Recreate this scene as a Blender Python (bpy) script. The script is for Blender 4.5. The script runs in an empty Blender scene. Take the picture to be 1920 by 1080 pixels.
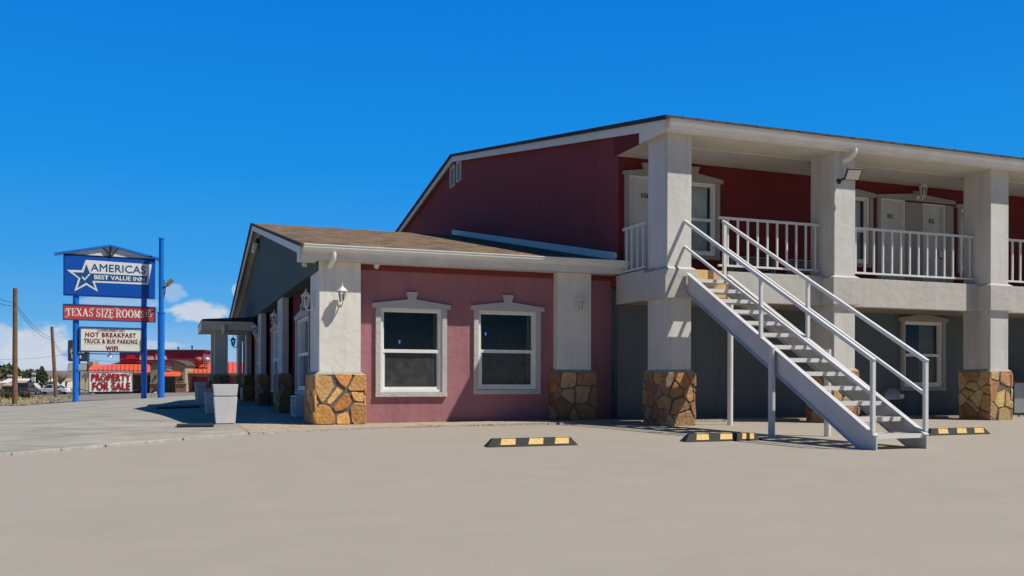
import bpy, bmesh, math, random
from mathutils import Vector, Matrix
random.seed(7)
SC = bpy.context.scene
COL = SC.collection
rad = math.radians
YAW = rad(20.609); CY, SY = math.cos(YAW), math.sin(YAW)

# ------------------------------------------------------------------ camera
cam = bpy.data.cameras.new("camera"); co = bpy.data.objects.new("camera", cam); COL.objects.link(co)
co.location = (0, 0, 0.85)
R_ = Vector((CY, -SY, 0)); F_ = Vector((SY, CY, 0)); U_ = Vector((0, 0, 1))
roll = -0.003
Rr = (R_ - U_ * roll).normalized(); Ur = (U_ + R_ * roll).normalized()
co.matrix_world = Matrix(((Rr.x, Ur.x, -F_.x, 0), (Rr.y, Ur.y, -F_.y, 0), (Rr.z, Ur.z, -F_.z, 0.85), (0, 0, 0, 1)))
cam.sensor_width = 36; cam.lens = 1687.8 / 1920 * 36
cam.shift_y = (708.98 - 540) / 1920
cam.clip_start = 0.05; cam.clip_end = 9000
SC.camera = co

# ------------------------------------------------------------------ light, sky, exposure
SUNDIR = Vector((1.365, -1.0, 2.3)).normalized()
sun = bpy.data.lights.new("sun", 'SUN'); so = bpy.data.objects.new("sun", sun); COL.objects.link(so)
sun.energy = 5.0; sun.angle = rad(0.5); sun.color = (1.0, 0.945, 0.83)
so.rotation_euler = SUNDIR.to_track_quat('Z', 'Y').to_euler()
so.location = (20, -20, 40)
SC.view_settings.view_transform = 'Standard'; SC.view_settings.look = 'None'
SC.view_settings.exposure = 0.06; SC.view_settings.gamma = 1.0

def make_world():
    w = bpy.data.worlds.new("World"); SC.world = w; w.use_nodes = True
    nt = w.node_tree; N = nt.nodes; L = nt.links; N.clear()
    out = N.new('ShaderNodeOutputWorld'); bg = N.new('ShaderNodeBackground')
    sky = N.new('ShaderNodeTexSky'); sky.sky_type = 'NISHITA'; sky.sun_disc = False
    sky.sun_elevation = math.asin(SUNDIR.z); sky.sun_rotation = math.atan2(SUNDIR.x, SUNDIR.y)
    sky.altitude = 900; sky.air_density = 1.0; sky.dust_density = 0.25; sky.ozone_density = 3.0
    bg.inputs['Strength'].default_value = 0.10
    # clouds: soft cumulus heaps low in the sky, by direction
    tc = N.new('ShaderNodeTexCoord'); sx = N.new('ShaderNodeSeparateXYZ'); L.new(tc.outputs['Generated'], sx.inputs[0])
    def M(op, a, b=None, clamp=False):
        m = N.new('ShaderNodeMath'); m.operation = op; m.use_clamp = clamp
        for i, v in enumerate((a, b)):
            if v is None: continue
            if isinstance(v, (int, float)): m.inputs[i].default_value = v
            else: L.new(v, m.inputs[i])
        return m.outputs[0]
    az = M('ARCTAN2', sx.outputs[0], sx.outputs[1]); el = M('ARCSINE', sx.outputs[2])
    # deep polarised blue: the sky texture is evened out towards a measured zenith-to-horizon gradient
    gr = N.new('ShaderNodeValToRGB'); L.new(M('DIVIDE', el, 1.5708, True), gr.inputs[0]); e = gr.color_ramp.elements
    e[0].position = 0; e[0].color = (.19, .44, .74, 1); e[1].position = 1; e[1].color = (.012, .075, .22, 1)
    for p, c in ((.035, (.10, .39, .76)), (.075, (.035, .32, .765)), (.14, (.004, .262, .76)), (.25, (.0, .19, .69)), (.42, (.004, .13, .42))): k = e.new(p); k.color = (*c, 1)
    sc10 = N.new('ShaderNodeMix'); sc10.data_type = 'RGBA'; sc10.blend_type = 'MULTIPLY'; sc10.clamp_result = False; sc10.inputs[0].default_value = 1; sc10.inputs[7].default_value = (10.0, 10.0, 10.0, 1)
    L.new(gr.outputs[0], sc10.inputs[6])
    tint = N.new('ShaderNodeMix'); tint.data_type = 'RGBA'; tint.inputs[0].default_value = .96
    L.new(sky.outputs[0], tint.inputs[6]); L.new(sc10.outputs[2], tint.inputs[7])
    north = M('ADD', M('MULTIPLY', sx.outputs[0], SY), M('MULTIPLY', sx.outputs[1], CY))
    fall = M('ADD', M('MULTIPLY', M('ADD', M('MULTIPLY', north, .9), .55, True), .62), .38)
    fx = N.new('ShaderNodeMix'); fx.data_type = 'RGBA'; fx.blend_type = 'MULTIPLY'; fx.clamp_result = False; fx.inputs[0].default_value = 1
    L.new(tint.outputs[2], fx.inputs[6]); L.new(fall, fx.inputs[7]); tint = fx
    cb = N.new('ShaderNodeCombineXYZ'); L.new(az, cb.inputs[0]); L.new(M('MULTIPLY', el, 1.6), cb.inputs[1])
    n1 = N.new('ShaderNodeTexNoise'); n1.inputs['Scale'].default_value = 42; n1.inputs['Detail'].default_value = 7; n1.inputs['Roughness'].default_value = 0.58
    L.new(cb.outputs[0], n1.inputs['Vector'])
    nz = M('SUBTRACT', n1.outputs[0], 0.5)
    tot = None
    for (u, v, hw, hh, amp) in ((62, 668, 78, 62, 1.0), (8, 650, 40, 42, .8), (120, 690, 60, 30, .6), (372, 590, 62, 25, 1.0), (322, 555, 28, 22, .45),
                                (225, 573, 85, 16, .40), (290, 652, 70, 10, .7), (443, 548, 10, 16, .6), (420, 628, 40, 10, .7)):
        a0 = math.atan2((u - 960), 1687.8) + YAW
        e0 = math.atan2(711.5 - v, math.hypot(1687.8, u - 960)); dx = hw / 1930; dy = hh / 1930
        qx = M('DIVIDE', M('SUBTRACT', az, a0), dx); qy = M('DIVIDE', M('SUBTRACT', el, e0), dy)
        r2 = M('ADD', M('MULTIPLY', qx, qx), M('MULTIPLY', qy, qy))
        m = M('MULTIPLY', M('MULTIPLY', M('ADD', M('SUBTRACT', 1.0, r2), M('MULTIPLY', nz, 2.6)), 1.7, True), amp)
        tot = m if tot is None else M('MAXIMUM', tot, m)
    # a thin milky band on the horizon, only where the clouds are
    hz = M('MULTIPLY', M('SUBTRACT', 1.0, M('DIVIDE', M('ABSOLUTE', el), 0.06), True), 0.5)
    tot = M('MAXIMUM', tot, hz)
    shade = N.new('ShaderNodeTexNoise'); shade.inputs['Scale'].default_value = 30; shade.inputs['Detail'].default_value = 4
    L.new(cb.outputs[0], shade.inputs['Vector'])
    cc = N.new('ShaderNodeMix'); cc.data_type = 'RGBA'; L.new(shade.outputs[0], cc.inputs[0])
    cc.inputs[6].default_value = (4.9, 5.6, 7.0, 1); cc.inputs[7].default_value = (7.0, 7.1, 7.5, 1)
    mx = N.new('ShaderNodeMix'); mx.data_type = 'RGBA'
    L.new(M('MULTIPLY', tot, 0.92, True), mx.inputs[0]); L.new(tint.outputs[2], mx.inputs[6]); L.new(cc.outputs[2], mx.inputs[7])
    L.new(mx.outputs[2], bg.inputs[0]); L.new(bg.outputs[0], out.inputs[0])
make_world()

# ------------------------------------------------------------------ helpers
def gtab(t, d):
    if d <= t[0][0]: return t[0][1]
    for (a, b), (c, e) in zip(t, t[1:]):
        if d <= c: return b + (e - b) * (d - a) / (c - a)
    return t[-1][1]
GC = [(-.545, [(16, 0), (55, -.88), (70, -.92), (125, -1.76), (145, -1.75), (300, -2.5)]),
      (-.4847, [(16, 0), (46, -.45), (90, -1.1), (130, -1.65), (300, -2.5)]),
      (-.391, [(18, .03), (46, -.25), (115, -1.17), (300, -2.5)]),
      (-.302, [(18, .03), (46, .03), (115, -1.0), (300, -2.5)])]
def gz(x, y):
    """height of the ground at a point"""
    d = x * SY + y * CY; r = x * CY - y * SY
    lot = max(-.6, min(.03, .018 * (y - 11.8)))
    if d < 14: return lot
    a = r / d
    if a <= GC[0][0]: far = gtab(GC[0][1], d)
    elif a >= GC[-1][0]: far = gtab(GC[-1][1], d)
    else:
        for (a0, t0), (a1, t1) in zip(GC, GC[1:]):
            if a <= a1:
                k = (a - a0) / (a1 - a0); far = gtab(t0, d) * (1 - k) + gtab(t1, d) * k; break
    k = min(1, (d - 14) / 6)
    return lot * (1 - k) + far * k
def polar(d, u):
    """a spot d metres ahead, in the direction the survey column u"""
    r = (u - 960) / 1687.8 * d
    return (r * CY + d * SY, -r * SY + d * CY)

def tag(o, label=None, cat=None, group=None, kind=None):
    if label: o['label'] = label
    if cat: o['category'] = cat
    if group: o['group'] = group
    if kind: o['kind'] = kind
    return o
def thing(name, label, cat, loc=(0, 0, 0), rz=0, group=None):
    o = bpy.data.objects.new(name, None); COL.objects.link(o)
    o.empty_display_size = .2
    o.location = loc; o.rotation_euler = (0, 0, rz)
    return tag(o, label, cat, group)
def origin_of(p):
    v = Vector((0, 0, 0))
    while p is not None:
        v += p.location; p = p.parent
    return v

class MB:
    def __init__(s): s.v = []; s.f = []; s.c = []; s.cur = None; s.sm = []
    def add(s, vs, fs, smooth=False):
        b = len(s.v); s.v += [Vector(p) for p in vs]; s.f += [tuple(i + b for i in f) for f in fs]
        s.c += [s.cur] * len(vs); s.sm += [smooth] * len(fs)
    def box(s, x0, x1, y0, y1, z0, z1):
        s.hexa([(x0, y0, z0), (x1, y0, z0), (x1, y1, z0), (x0, y1, z0), (x0, y0, z1), (x1, y0, z1), (x1, y1, z1), (x0, y1, z1)])
    def hexa(s, p):
        s.add(p, [(0, 3, 2, 1), (4, 5, 6, 7), (0, 1, 5, 4), (1, 2, 6, 5), (2, 3, 7, 6), (3, 0, 4, 7)])
    def tbox(s, T, a0, a1, o0, o1, z0, z1):
        s.hexa([T(a0, o0, z0), T(a1, o0, z0), T(a1, o1, z0), T(a0, o1, z0), T(a0, o0, z1), T(a1, o0, z1), T(a1, o1, z1), T(a0, o1, z1)])
    def quad(s, a, b, c, d): s.add([a, b, c, d], [(0, 1, 2, 3)])
    def prism(s, pts0, pts1):
        n = len(pts0)
        s.add(list(pts0) + list(pts1), [tuple(range(n))[::-1], tuple(range(n, 2 * n))] + [(i, (i + 1) % n, n + (i + 1) % n, n + i) for i in range(n)])
    def tprism(s, T, poly, o0, o1):
        s.prism([T(a, o0, z) for a, z in poly], [T(a, o1, z) for a, z in poly])
    def bar(s, p, q, w, h, up=(0, 0, 1)):
        p, q = Vector(p), Vector(q); d = (q - p).normalized(); up = Vector(up)
        if abs(d.dot(up)) > .99: up = Vector((0, 1, 0))
        sd = d.cross(up).normalized() * w / 2; u = sd.cross(d).normalized() * h / 2
        s.hexa([p - sd - u, p + sd - u, q + sd - u, q - sd - u, p - sd + u, p + sd + u, q + sd + u, q - sd + u])
    def tube(s, pts, rs, n=10, caps=True):
        pts = [Vector(p) for p in pts]
        if isinstance(rs, (int, float)): rs = [rs] * len(pts)
        rings = []; prev = None; b = len(s.v)
        for i, p in enumerate(pts):
            d = (pts[min(i + 1, len(pts) - 1)] - pts[max(i - 1, 0)]).normalized()
            ref = prev if prev is not None else (Vector((0, 0, 1)) if abs(d.z) < .9 else Vector((1, 0, 0)))
            x = (ref - d * ref.dot(d)).normalized(); prev = x; y = d.cross(x)
            rings.append([p + (x * math.cos(t) + y * math.sin(t)) * rs[i] for t in [k * 2 * math.pi / n for k in range(n)]])
        vs = [v for r in rings for v in r]; fs = []
        for i in range(len(pts) - 1):
            for k in range(n): fs.append((i * n + k, i * n + (k + 1) % n, (i + 1) * n + (k + 1) % n, (i + 1) * n + k))
        s.add(vs, fs, True)
        if caps:
            s.add(rings[0], [tuple(range(n))[::-1]]); s.add(rings[-1], [tuple(range(n))])
    def lathe(s, c, prof, n=12, axis=None, smooth=True):
        """profile (r, h) turned round a vertical axis at c"""
        c = Vector(c); vs = []; fs = []
        for r, h in prof:
            for k in range(n):
                t = 2 * math.pi * k / n; vs.append(c + Vector((r * math.cos(t), r * math.sin(t), h)))
        for i in range(len(prof) - 1):
            for k in range(n): fs.append((i * n + k, i * n + (k + 1) % n, (i + 1) * n + (k + 1) % n, (i + 1) * n + k))
        s.add(vs, fs, smooth)
    def build(s, name, mat, parent=None, bevel=0, normals=True, weld=False):
        me = bpy.data.meshes.new(name); off = origin_of(parent)
        me.from_pydata([tuple(v - off) for v in s.v], [], s.f)
        for p, k in zip(me.polygons, s.sm): p.use_smooth = k
        if any(c is not None for c in s.c):
            at = me.attributes.new('tint', 'FLOAT_COLOR', 'POINT')
            for i, c in enumerate(s.c): at.data[i].color = (*(c or (1, 1, 1)), 1)
        if normals or weld or bevel:
            bm = bmesh.new(); bm.from_mesh(me)
            if weld: bmesh.ops.remove_doubles(bm, verts=bm.verts, dist=1e-5)
            if normals: bmesh.ops.recalc_face_normals(bm, faces=bm.faces)
            if bevel:
                es = [e for e in bm.edges if len(e.link_faces) == 2 and e.calc_face_angle(0) > .6]
                bmesh.ops.bevel(bm, geom=es, offset=bevel, segments=2, affect='EDGES', profile=.7)
            bm.to_mesh(me); bm.free()
        o = bpy.data.objects.new(name, me); COL.objects.link(o)
        if mat: me.materials.append(mat)
        if parent is not None: o.parent = parent
        return o
def copy_tree(o, parent=None):
    c = o.copy(); COL.objects.link(c)
    if parent is not None: c.parent = parent
    for ch in list(o.children): copy_tree(ch, c)
    return c

# ------------------------------------------------------------------ materials
def mat_base(name):
    m = bpy.data.materials.new(name); m.use_nodes = True
    nt = m.node_tree; b = nt.nodes['Principled BSDF']
    return m, nt, nt.nodes, nt.links, b
def plain(name, col, rough=.6, metal=0, var=.10, scale=6, bump=0, bscale=80, spec=.5):
    m, nt, N, L, b = mat_base(name)
    tc = N.new('ShaderNodeTexCoord'); n = N.new('ShaderNodeTexNoise'); n.inputs['Scale'].default_value = scale; n.inputs['Detail'].default_value = 6
    n.inputs['Roughness'].default_value = .65
    L.new(tc.outputs['Object'], n.inputs['Vector'])
    r = N.new('ShaderNodeValToRGB'); L.new(n.outputs[0], r.inputs[0])
    r.color_ramp.elements[0].position = .3; r.color_ramp.elements[1].position = .72
    r.color_ramp.elements[0].color = (*[c * (1 - var) for c in col], 1); r.color_ramp.elements[1].color = (*[min(1, c * (1 + var)) for c in col], 1)
    L.new(r.outputs[0], b.inputs['Base Color']); b.inputs['Roughness'].default_value = rough; b.inputs['Metallic'].default_value = metal
    b.inputs['Specular IOR Level'].default_value = spec
    if bump:
        n2 = N.new('ShaderNodeTexNoise'); n2.inputs['Scale'].default_value = bscale; n2.inputs['Detail'].default_value = 5
        L.new(tc.outputs['Object'], n2.inputs['Vector'])
        bp = N.new('ShaderNodeBump'); bp.inputs['Strength'].default_value = bump; bp.inputs['Distance'].default_value = .02
        L.new(n2.outputs[0], bp.inputs['Height']); L.new(bp.outputs[0], b.inputs['Normal'])
    return m
def stucco(name, col, dirt, amount=.5, bump=.5, bscale=38):
    """painted render: trowel relief, blotches, vertical run-off streaks and fine dark pits"""
    m, nt, N, L, b = mat_base(name)
    tc = N.new('ShaderNodeTexCoord')
    def noise(scale, det, mp=None):
        n = N.new('ShaderNodeTexNoise'); n.inputs['Scale'].default_value = scale; n.inputs['Detail'].default_value = det
        if mp:
            k = N.new('ShaderNodeMapping'); k.inputs['Scale'].default_value = mp; L.new(tc.outputs['Object'], k.inputs[0]); L.new(k.outputs[0], n.inputs[0])
        else: L.new(tc.outputs['Object'], n.inputs[0])
        return n.outputs[0]
    def ramp(f, p0, p1, a=0.0, c=1.0):
        r = N.new('ShaderNodeMapRange'); r.inputs[1].default_value = p0; r.inputs[2].default_value = p1; r.inputs[3].default_value = a; r.inputs[4].default_value = c
        L.new(f, r.inputs[0]); return r.outputs[0]
    def mix(f, c0, c1):
        k = N.new('ShaderNodeMix'); k.data_type = 'RGBA'
        L.new(f, k.inputs[0])
        for i, c in ((6, c0), (7, c1)):
            if isinstance(c, tuple): k.inputs[i].default_value = (*c, 1)
            else: L.new(c, k.inputs[i])
        return k.outputs[2]
    blot = ramp(noise(1.3, 6), .35, .7, 0, amount)
    streak = ramp(noise(3.0, 5, (2.6, 2.6, .22)), .5, .78, 0, amount * .8)
    pits = ramp(noise(90, 3), .66, .74, 0, amount * .9)
    c = mix(blot, col, tuple(x * .55 + y * .45 for x, y in zip(col, dirt)))
    c = mix(streak, c, dirt); c = mix(pits, c, tuple(x * .6 for x in dirt))
    L.new(c, b.inputs['Base Color']); b.inputs['Roughness'].default_value = .9; b.inputs['Specular IOR Level'].default_value = .25
    n1 = noise(bscale, 6); n2 = noise(7, 4); ad = N.new('ShaderNodeMath'); ad.operation = 'MULTIPLY_ADD'
    L.new(n2, ad.inputs[0]); ad.inputs[1].default_value = 1.4; L.new(n1, ad.inputs[2])
    bp = N.new('ShaderNodeBump'); bp.inputs['Strength'].default_value = bump; bp.inputs['Distance'].default_value = .03
    L.new(ad.outputs[0], bp.inputs['Height']); L.new(bp.outputs[0], b.inputs['Normal'])
    return m
def stone_mat(name):
    m, nt, N, L, b = mat_base(name)
    at = N.new('ShaderNodeAttribute'); at.attribute_name = 'tint'
    tc = N.new('ShaderNodeTexCoord')
    n = N.new('ShaderNodeTexNoise'); n.inputs['Scale'].default_value = 9; n.inputs['Detail'].default_value = 8; n.inputs['Distortion'].default_value = 1.4; n.inputs['Roughness'].default_value = .7
    L.new(tc.outputs['Object'], n.inputs[0])
    r = N.new('ShaderNodeValToRGB'); L.new(n.outputs[0], r.inputs[0])
    e = r.color_ramp.elements; e[0].position = .28; e[0].color = (.60, .52, .46, 1); e[1].position = .72; e[1].color = (1.3, 1.3, 1.35, 1)
    k = e.new(.5); k.color = (.95, .93, .9, 1)
    mx = N.new('ShaderNodeMix'); mx.data_type = 'RGBA'; mx.blend_type = 'MULTIPLY'; mx.inputs[0].default_value = 1
    L.new(at.outputs['Color'], mx.inputs[6]); L.new(r.outputs[0], mx.inputs[7]); L.new(mx.outputs[2], b.inputs['Base Color'])
    b.inputs['Roughness'].default_value = .85
    n2 = N.new('ShaderNodeTexNoise'); n2.inputs['Scale'].default_value = 22; n2.inputs['Detail'].default_value = 8; L.new(tc.outputs['Object'], n2.inputs[0])
    bp = N.new('ShaderNodeBump'); bp.inputs['Strength'].default_value = .6; bp.inputs['Distance'].default_value = .03
    L.new(n2.outputs[0], bp.inputs['Height']); L.new(bp.outputs[0], b.inputs['Normal'])
    return m
def shingle_mat(name, c1, c2, c3):
    m, nt, N, L, b = mat_base(name)
    tc = N.new('ShaderNodeTexCoord'); mp = N.new('ShaderNodeMapping'); L.new(tc.outputs['Object'], mp.inputs[0])
    br = N.new('ShaderNodeTexBrick'); L.new(mp.outputs[0], br.inputs[0]); br.inputs['Scale'].default_value = 1
    br.inputs['Brick Width'].default_value = .30; br.inputs['Row Height'].default_value = .17; br.inputs['Mortar Size'].default_value = .012; br.inputs['Bias'].default_value = -.1
    br.offset = .37; br.squash = 1
    br.inputs['Color1'].default_value = (*c1, 1); br.inputs['Color2'].default_value = (*c2, 1); br.inputs['Mortar'].default_value = (*[x * .35 for x in c2], 1)
    n = N.new('ShaderNodeTexNoise'); n.inputs['Scale'].default_value = 5; n.inputs['Detail'].default_value = 7
    m2 = N.new('ShaderNodeMapping'); m2.inputs['Scale'].default_value = (1, 2.2, 1); L.new(tc.outputs['Object'], m2.inputs[0]); L.new(m2.outputs[0], n.inputs[0])
    mr = N.new('ShaderNodeMapRange'); mr.inputs[1].default_value = .5; mr.inputs[2].default_value = .75; mr.inputs[4].default_value = .75; L.new(n.outputs[0], mr.inputs[0])
    mx = N.new('ShaderNodeMix'); mx.data_type = 'RGBA'; L.new(mr.outputs[0], mx.inputs[0]); L.new(br.outputs[0], mx.inputs[6]); mx.inputs[7].default_value = (*c3, 1)
    L.new(mx.outputs[2], b.inputs['Base Color']); b.inputs['Roughness'].default_value = .95; b.inputs['Specular IOR Level'].default_value = .1
    bp = N.new('ShaderNodeBump'); bp.inputs['Strength'].default_value = .7; bp.inputs['Distance'].default_value = .03; L.new(br.outputs[1], bp.inputs['Height']); bp.invert = True
    L.new(bp.outputs[0], b.inputs['Normal'])
    return m
def ground_mat(name, cols, scales, rough=.95, bump=.3, bscale=30, joints=None, speck=0, streak=None):
    m, nt, N, L, b = mat_base(name)
    tc = N.new('ShaderNodeTexCoord')
    cur = None
    for i, (c, sc) in enumerate(zip(cols[1:], scales)):
        n = N.new('ShaderNodeTexNoise'); n.inputs['Scale'].default_value = sc; n.inputs['Detail'].default_value = 8; n.inputs['Roughness'].default_value = .62
        L.new(tc.outputs['Object'], n.inputs[0])
        mr = N.new('ShaderNodeMapRange'); mr.inputs[1].default_value = .42; mr.inputs[2].default_value = .68; L.new(n.outputs[0], mr.inputs[0])
        mx = N.new('ShaderNodeMix'); mx.data_type = 'RGBA'; L.new(mr.outputs[0], mx.inputs[0])
        if cur is None: mx.inputs[6].default_value = (*cols[0], 1)
        else: L.new(cur, mx.inputs[6])
        mx.inputs[7].default_value = (*c, 1); cur = mx.outputs[2]
    if streak:
        for rot, sc, amt in ((.25, (.3, 2.2, 1), .16), (-.9, (.3, 2.6, 1), .14)):
            mp = N.new('ShaderNodeMapping'); mp.inputs['Scale'].default_value = sc; mp.inputs['Rotation'].default_value = (0, 0, rot); L.new(tc.outputs['Object'], mp.inputs[0])
            n = N.new('ShaderNodeTexNoise'); n.inputs['Scale'].default_value = 1.0; n.inputs['Detail'].default_value = 5; n.inputs['Distortion'].default_value = .6; L.new(mp.outputs[0], n.inputs[0])
            mr = N.new('ShaderNodeMapRange'); mr.inputs[1].default_value = .52; mr.inputs[2].default_value = .72; mr.inputs[4].default_value = amt; L.new(n.outputs[0], mr.inputs[0])
            mx = N.new('ShaderNodeMix'); mx.data_type = 'RGBA'; L.new(mr.outputs[0], mx.inputs[0]); L.new(cur, mx.inputs[6]); mx.inputs[7].default_value = (*streak, 1); cur = mx.outputs[2]
    if speck:
        v = N.new('ShaderNodeTexVoronoi'); v.inputs['Scale'].default_value = speck; L.new(tc.outputs['Object'], v.inputs[0])
        mx = N.new('ShaderNodeMix'); mx.data_type = 'RGBA'; mx.blend_type = 'OVERLAY'; mx.inputs[0].default_value = .55
        bw = N.new('ShaderNodeRGBToBW'); L.new(v.outputs['Color'], bw.inputs[0])
        L.new(cur, mx.inputs[6]); L.new(bw.outputs[0], mx.inputs[7]); cur = mx.outputs[2]
    if joints:
        br = N.new('ShaderNodeTexBrick'); br.offset = 0; mp = N.new('ShaderNodeMapping'); mp.inputs['Rotation'].default_value = (0, 0, joints[2]); mp.inputs['Location'].default_value = (joints[3], joints[4], 0)
        L.new(tc.outputs['Object'], mp.inputs[0]); L.new(mp.outputs[0], br.inputs[0])
        br.inputs['Scale'].default_value = 1; br.inputs['Brick Width'].default_value = joints[0]; br.inputs['Row Height'].default_value = joints[1]; br.inputs['Mortar Size'].default_value = .012
        mx = N.new('ShaderNodeMix'); mx.data_type = 'RGBA'; L.new(br.outputs['Fac'], mx.inputs[0]); L.new(cur, mx.inputs[6]); mx.inputs[7].default_value = (.09, .085, .08, 1); cur = mx.outputs[2]
    L.new(cur, b.inputs['Base Color']); b.inputs['Roughness'].default_value = rough; b.inputs['Specular IOR Level'].default_value = .2
    n2 = N.new('ShaderNodeTexNoise'); n2.inputs['Scale'].default_value = bscale; n2.inputs['Detail'].default_value = 6; L.new(tc.outputs['Object'], n2.inputs[0])
    bp = N.new('ShaderNodeBump'); bp.inputs['Strength'].default_value = bump; bp.inputs['Distance'].default_value = .02
    L.new(n2.outputs[0], bp.inputs['Height']); L.new(bp.outputs[0], b.inputs['Normal'])
    return m
def glass_mat(name, tint=(.90, .94, .92), mixv=.72):
    m, nt, N, L, b = mat_base(name)
    N.remove(b); out = N['Material Output']
    tr = N.new('ShaderNodeBsdfTransparent'); tr.inputs[0].default_value = (*tint, 1)
    gl = N.new('ShaderNodeBsdfGlossy'); gl.inputs['Roughness'].default_value = .015
    tc = N.new('ShaderNodeTexCoord'); n = N.new('ShaderNodeTexNoise'); n.inputs['Scale'].default_value = 1.6; L.new(tc.outputs['Object'], n.inputs[0])
    bp = N.new('ShaderNodeBump'); bp.inputs['Strength'].default_value = .02; L.new(n.outputs[0], bp.inputs['Height']); L.new(bp.outputs[0], gl.inputs['Normal'])
    fr = N.new('ShaderNodeFresnel'); fr.inputs['IOR'].default_value = 1.6
    mx = N.new('ShaderNodeMixShader'); L.new(fr.outputs[0], mx.inputs[0]); L.new(tr.outputs[0], mx.inputs[1]); L.new(gl.outputs[0], mx.inputs[2]); L.new(mx.outputs[0], out.inputs[0])
    return m
def screen_mat(name):
    m, nt, N, L, b = mat_base(name); out = N['Material Output']
    b.inputs['Base Color'].default_value = (.20, .205, .20, 1); b.inputs['Roughness'].default_value = .8
    tr = N.new('ShaderNodeBsdfTransparent'); mx = N.new('ShaderNodeMixShader')
    tc = N.new('ShaderNodeTexCoord'); n = N.new('ShaderNodeTexNoise'); n.inputs['Scale'].default_value = 7; n.inputs['Detail'].default_value = 7; L.new(tc.outputs['Object'], n.inputs[0])
    mr = N.new('ShaderNodeMapRange'); mr.inputs[1].default_value = .3; mr.inputs[2].default_value = .75; mr.inputs[3].default_value = .90; mr.inputs[4].default_value = .68; L.new(n.outputs[0], mr.inputs[0])
    L.new(mr.outputs[0], mx.inputs[0]); L.new(b.outputs[0], mx.inputs[1]); L.new(tr.outputs[0], mx.inputs[2]); L.new(mx.outputs[0], out.inputs[0])
    return m
M = {}
M['screen'] = screen_mat('insect_screen')
M['white_stucco'] = stucco('white_stucco', (.82, .79, .73), (.44, .42, .40), .45, .26, 55)
M['grey_stucco'] = stucco('grey_stucco', (.54, .52, .475), (.35, .335, .305), .4, .35, 60)
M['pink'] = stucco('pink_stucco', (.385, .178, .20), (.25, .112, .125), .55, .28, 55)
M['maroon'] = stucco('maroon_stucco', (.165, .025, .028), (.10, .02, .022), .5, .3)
M['maroon_lightened'] = stucco('maroon_stucco_lightened', (.265, .058, .060), (.17, .04, .045), .6, .3)  # same maroon paint as upper wall, lightened to offset shade on the gable
M['pier_stucco'] = stucco('pier_stucco', (.66, .64, .60), (.36, .345, .32), .5, .28, 75)
M['red_frieze'] = stucco('red_frieze', (.22, .045, .048), (.16, .035, .037), .3, .2)
M['teal'] = stucco('teal_stucco', (.09, .125, .128), (.06, .08, .083), .5, .35)
M['teal_dark'] = stucco('teal_dark_stucco', (.12, .150, .166), (.075, .096, .106), .5, .35)
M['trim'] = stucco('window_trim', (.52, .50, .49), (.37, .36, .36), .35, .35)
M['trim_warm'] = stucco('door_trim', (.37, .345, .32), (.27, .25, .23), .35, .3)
M['vinyl'] = plain('white_vinyl', (.80, .80, .77), .35, var=.04)
M['gutter'] = plain('gutter_white', (.82, .80, .75), .4, var=.07, scale=3)
M['fascia'] = plain('fascia_cream', (.72, .70, .64), .6, var=.1, scale=3)
M['soffit'] = plain('soffit_board', (.66, .63, .56), .8, var=.08, scale=2)
M['soffit_grey'] = plain('soffit_vented', (.60, .58, .54), .8, var=.08, scale=2)
M['rake'] = plain('rake_white', (.72, .69, .63), .55, var=.07)
M['tan'] = plain('tan_soffit', (.62, .54, .43), .8, var=.1, scale=2)
M['shingle'] = shingle_mat('brown_shingle', (.255, .175, .11), (.08, .055, .04), (.29, .205, .13))
M['shingle_grey'] = shingle_mat('grey_shingle', (.10, .10, .105), (.06, .06, .065), (.13, .125, .12))
M['black_edge'] = plain('shingle_edge', (.03, .032, .036), .9)
M['stone'] = stone_mat('flagstone')
M['mortar'] = plain('mortar', (.16, .148, .132), .95, var=.35, scale=14, bump=.6, bscale=60)
M['mortar_cap'] = plain('mortar_cap', (.36, .34, .30), .95, var=.25, scale=14, bump=.6, bscale=60)
M['steel'] = plain('painted_steel', (.70, .69, .67), .35, var=.06, scale=5)
M['stringer'] = plain('stringer_paint', (.56, .56, .57), .42, var=.10, scale=3)
M['tread_top'] = plain('tread_aggregate', (.40, .33, .26), .95, var=.5, scale=60, bump=.6, bscale=90)
M['ply'] = plain('orange_board', (.70, .44, .20), .8, var=.18, scale=8)
M['floor_under'] = plain('floor_underside', (.30, .25, .20), .9)
M['glass'] = glass_mat('window_glass')
M['glass_clear'] = glass_mat('lamp_glass', (.9, .9, .88))
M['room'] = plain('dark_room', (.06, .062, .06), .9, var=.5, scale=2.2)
M['curtain'] = plain('curtain_fabric', (.80, .81, .76), .9, var=.12, scale=4)
M['curtain_tan'] = plain('curtain_tan', (.34, .30, .17), .9, var=.12, scale=4)
M['door'] = plain('door_paint', (.56, .57, .55), .55, var=.05, scale=3)
M['black'] = plain('black_metal', (.02, .02, .022), .5)
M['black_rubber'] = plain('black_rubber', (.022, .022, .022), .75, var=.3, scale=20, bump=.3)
M['yellow'] = plain('yellow_reflector', (.66, .42, .12), .55, var=.25, scale=25)
M['planter'] = plain('planter_resin', (.68, .68, .69), .5, var=.10, scale=3)
M['soil'] = plain('potting_soil', (.06, .045, .035), .95)
M['sign_blue'] = plain('sign_blue', (.003, .078, .42), .35, var=.05)
M['pole_blue'] = plain('pole_blue', (.005, .16, .64), .35, var=.06)
M['logo_blue'] = plain('logo_blue', (.010, .075, .26), .4, var=.04)
M['sign_white'] = plain('sign_white', (.74, .76, .75), .4, var=.04)
M['sign_cream'] = plain('sign_cream', (.72, .74, .68), .4, var=.06)
M['sign_red'] = plain('sign_red', (.50, .05, .05), .4, var=.08)
M['letter_red'] = plain('letter_red', (.20, .012, .018), .5)
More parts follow.
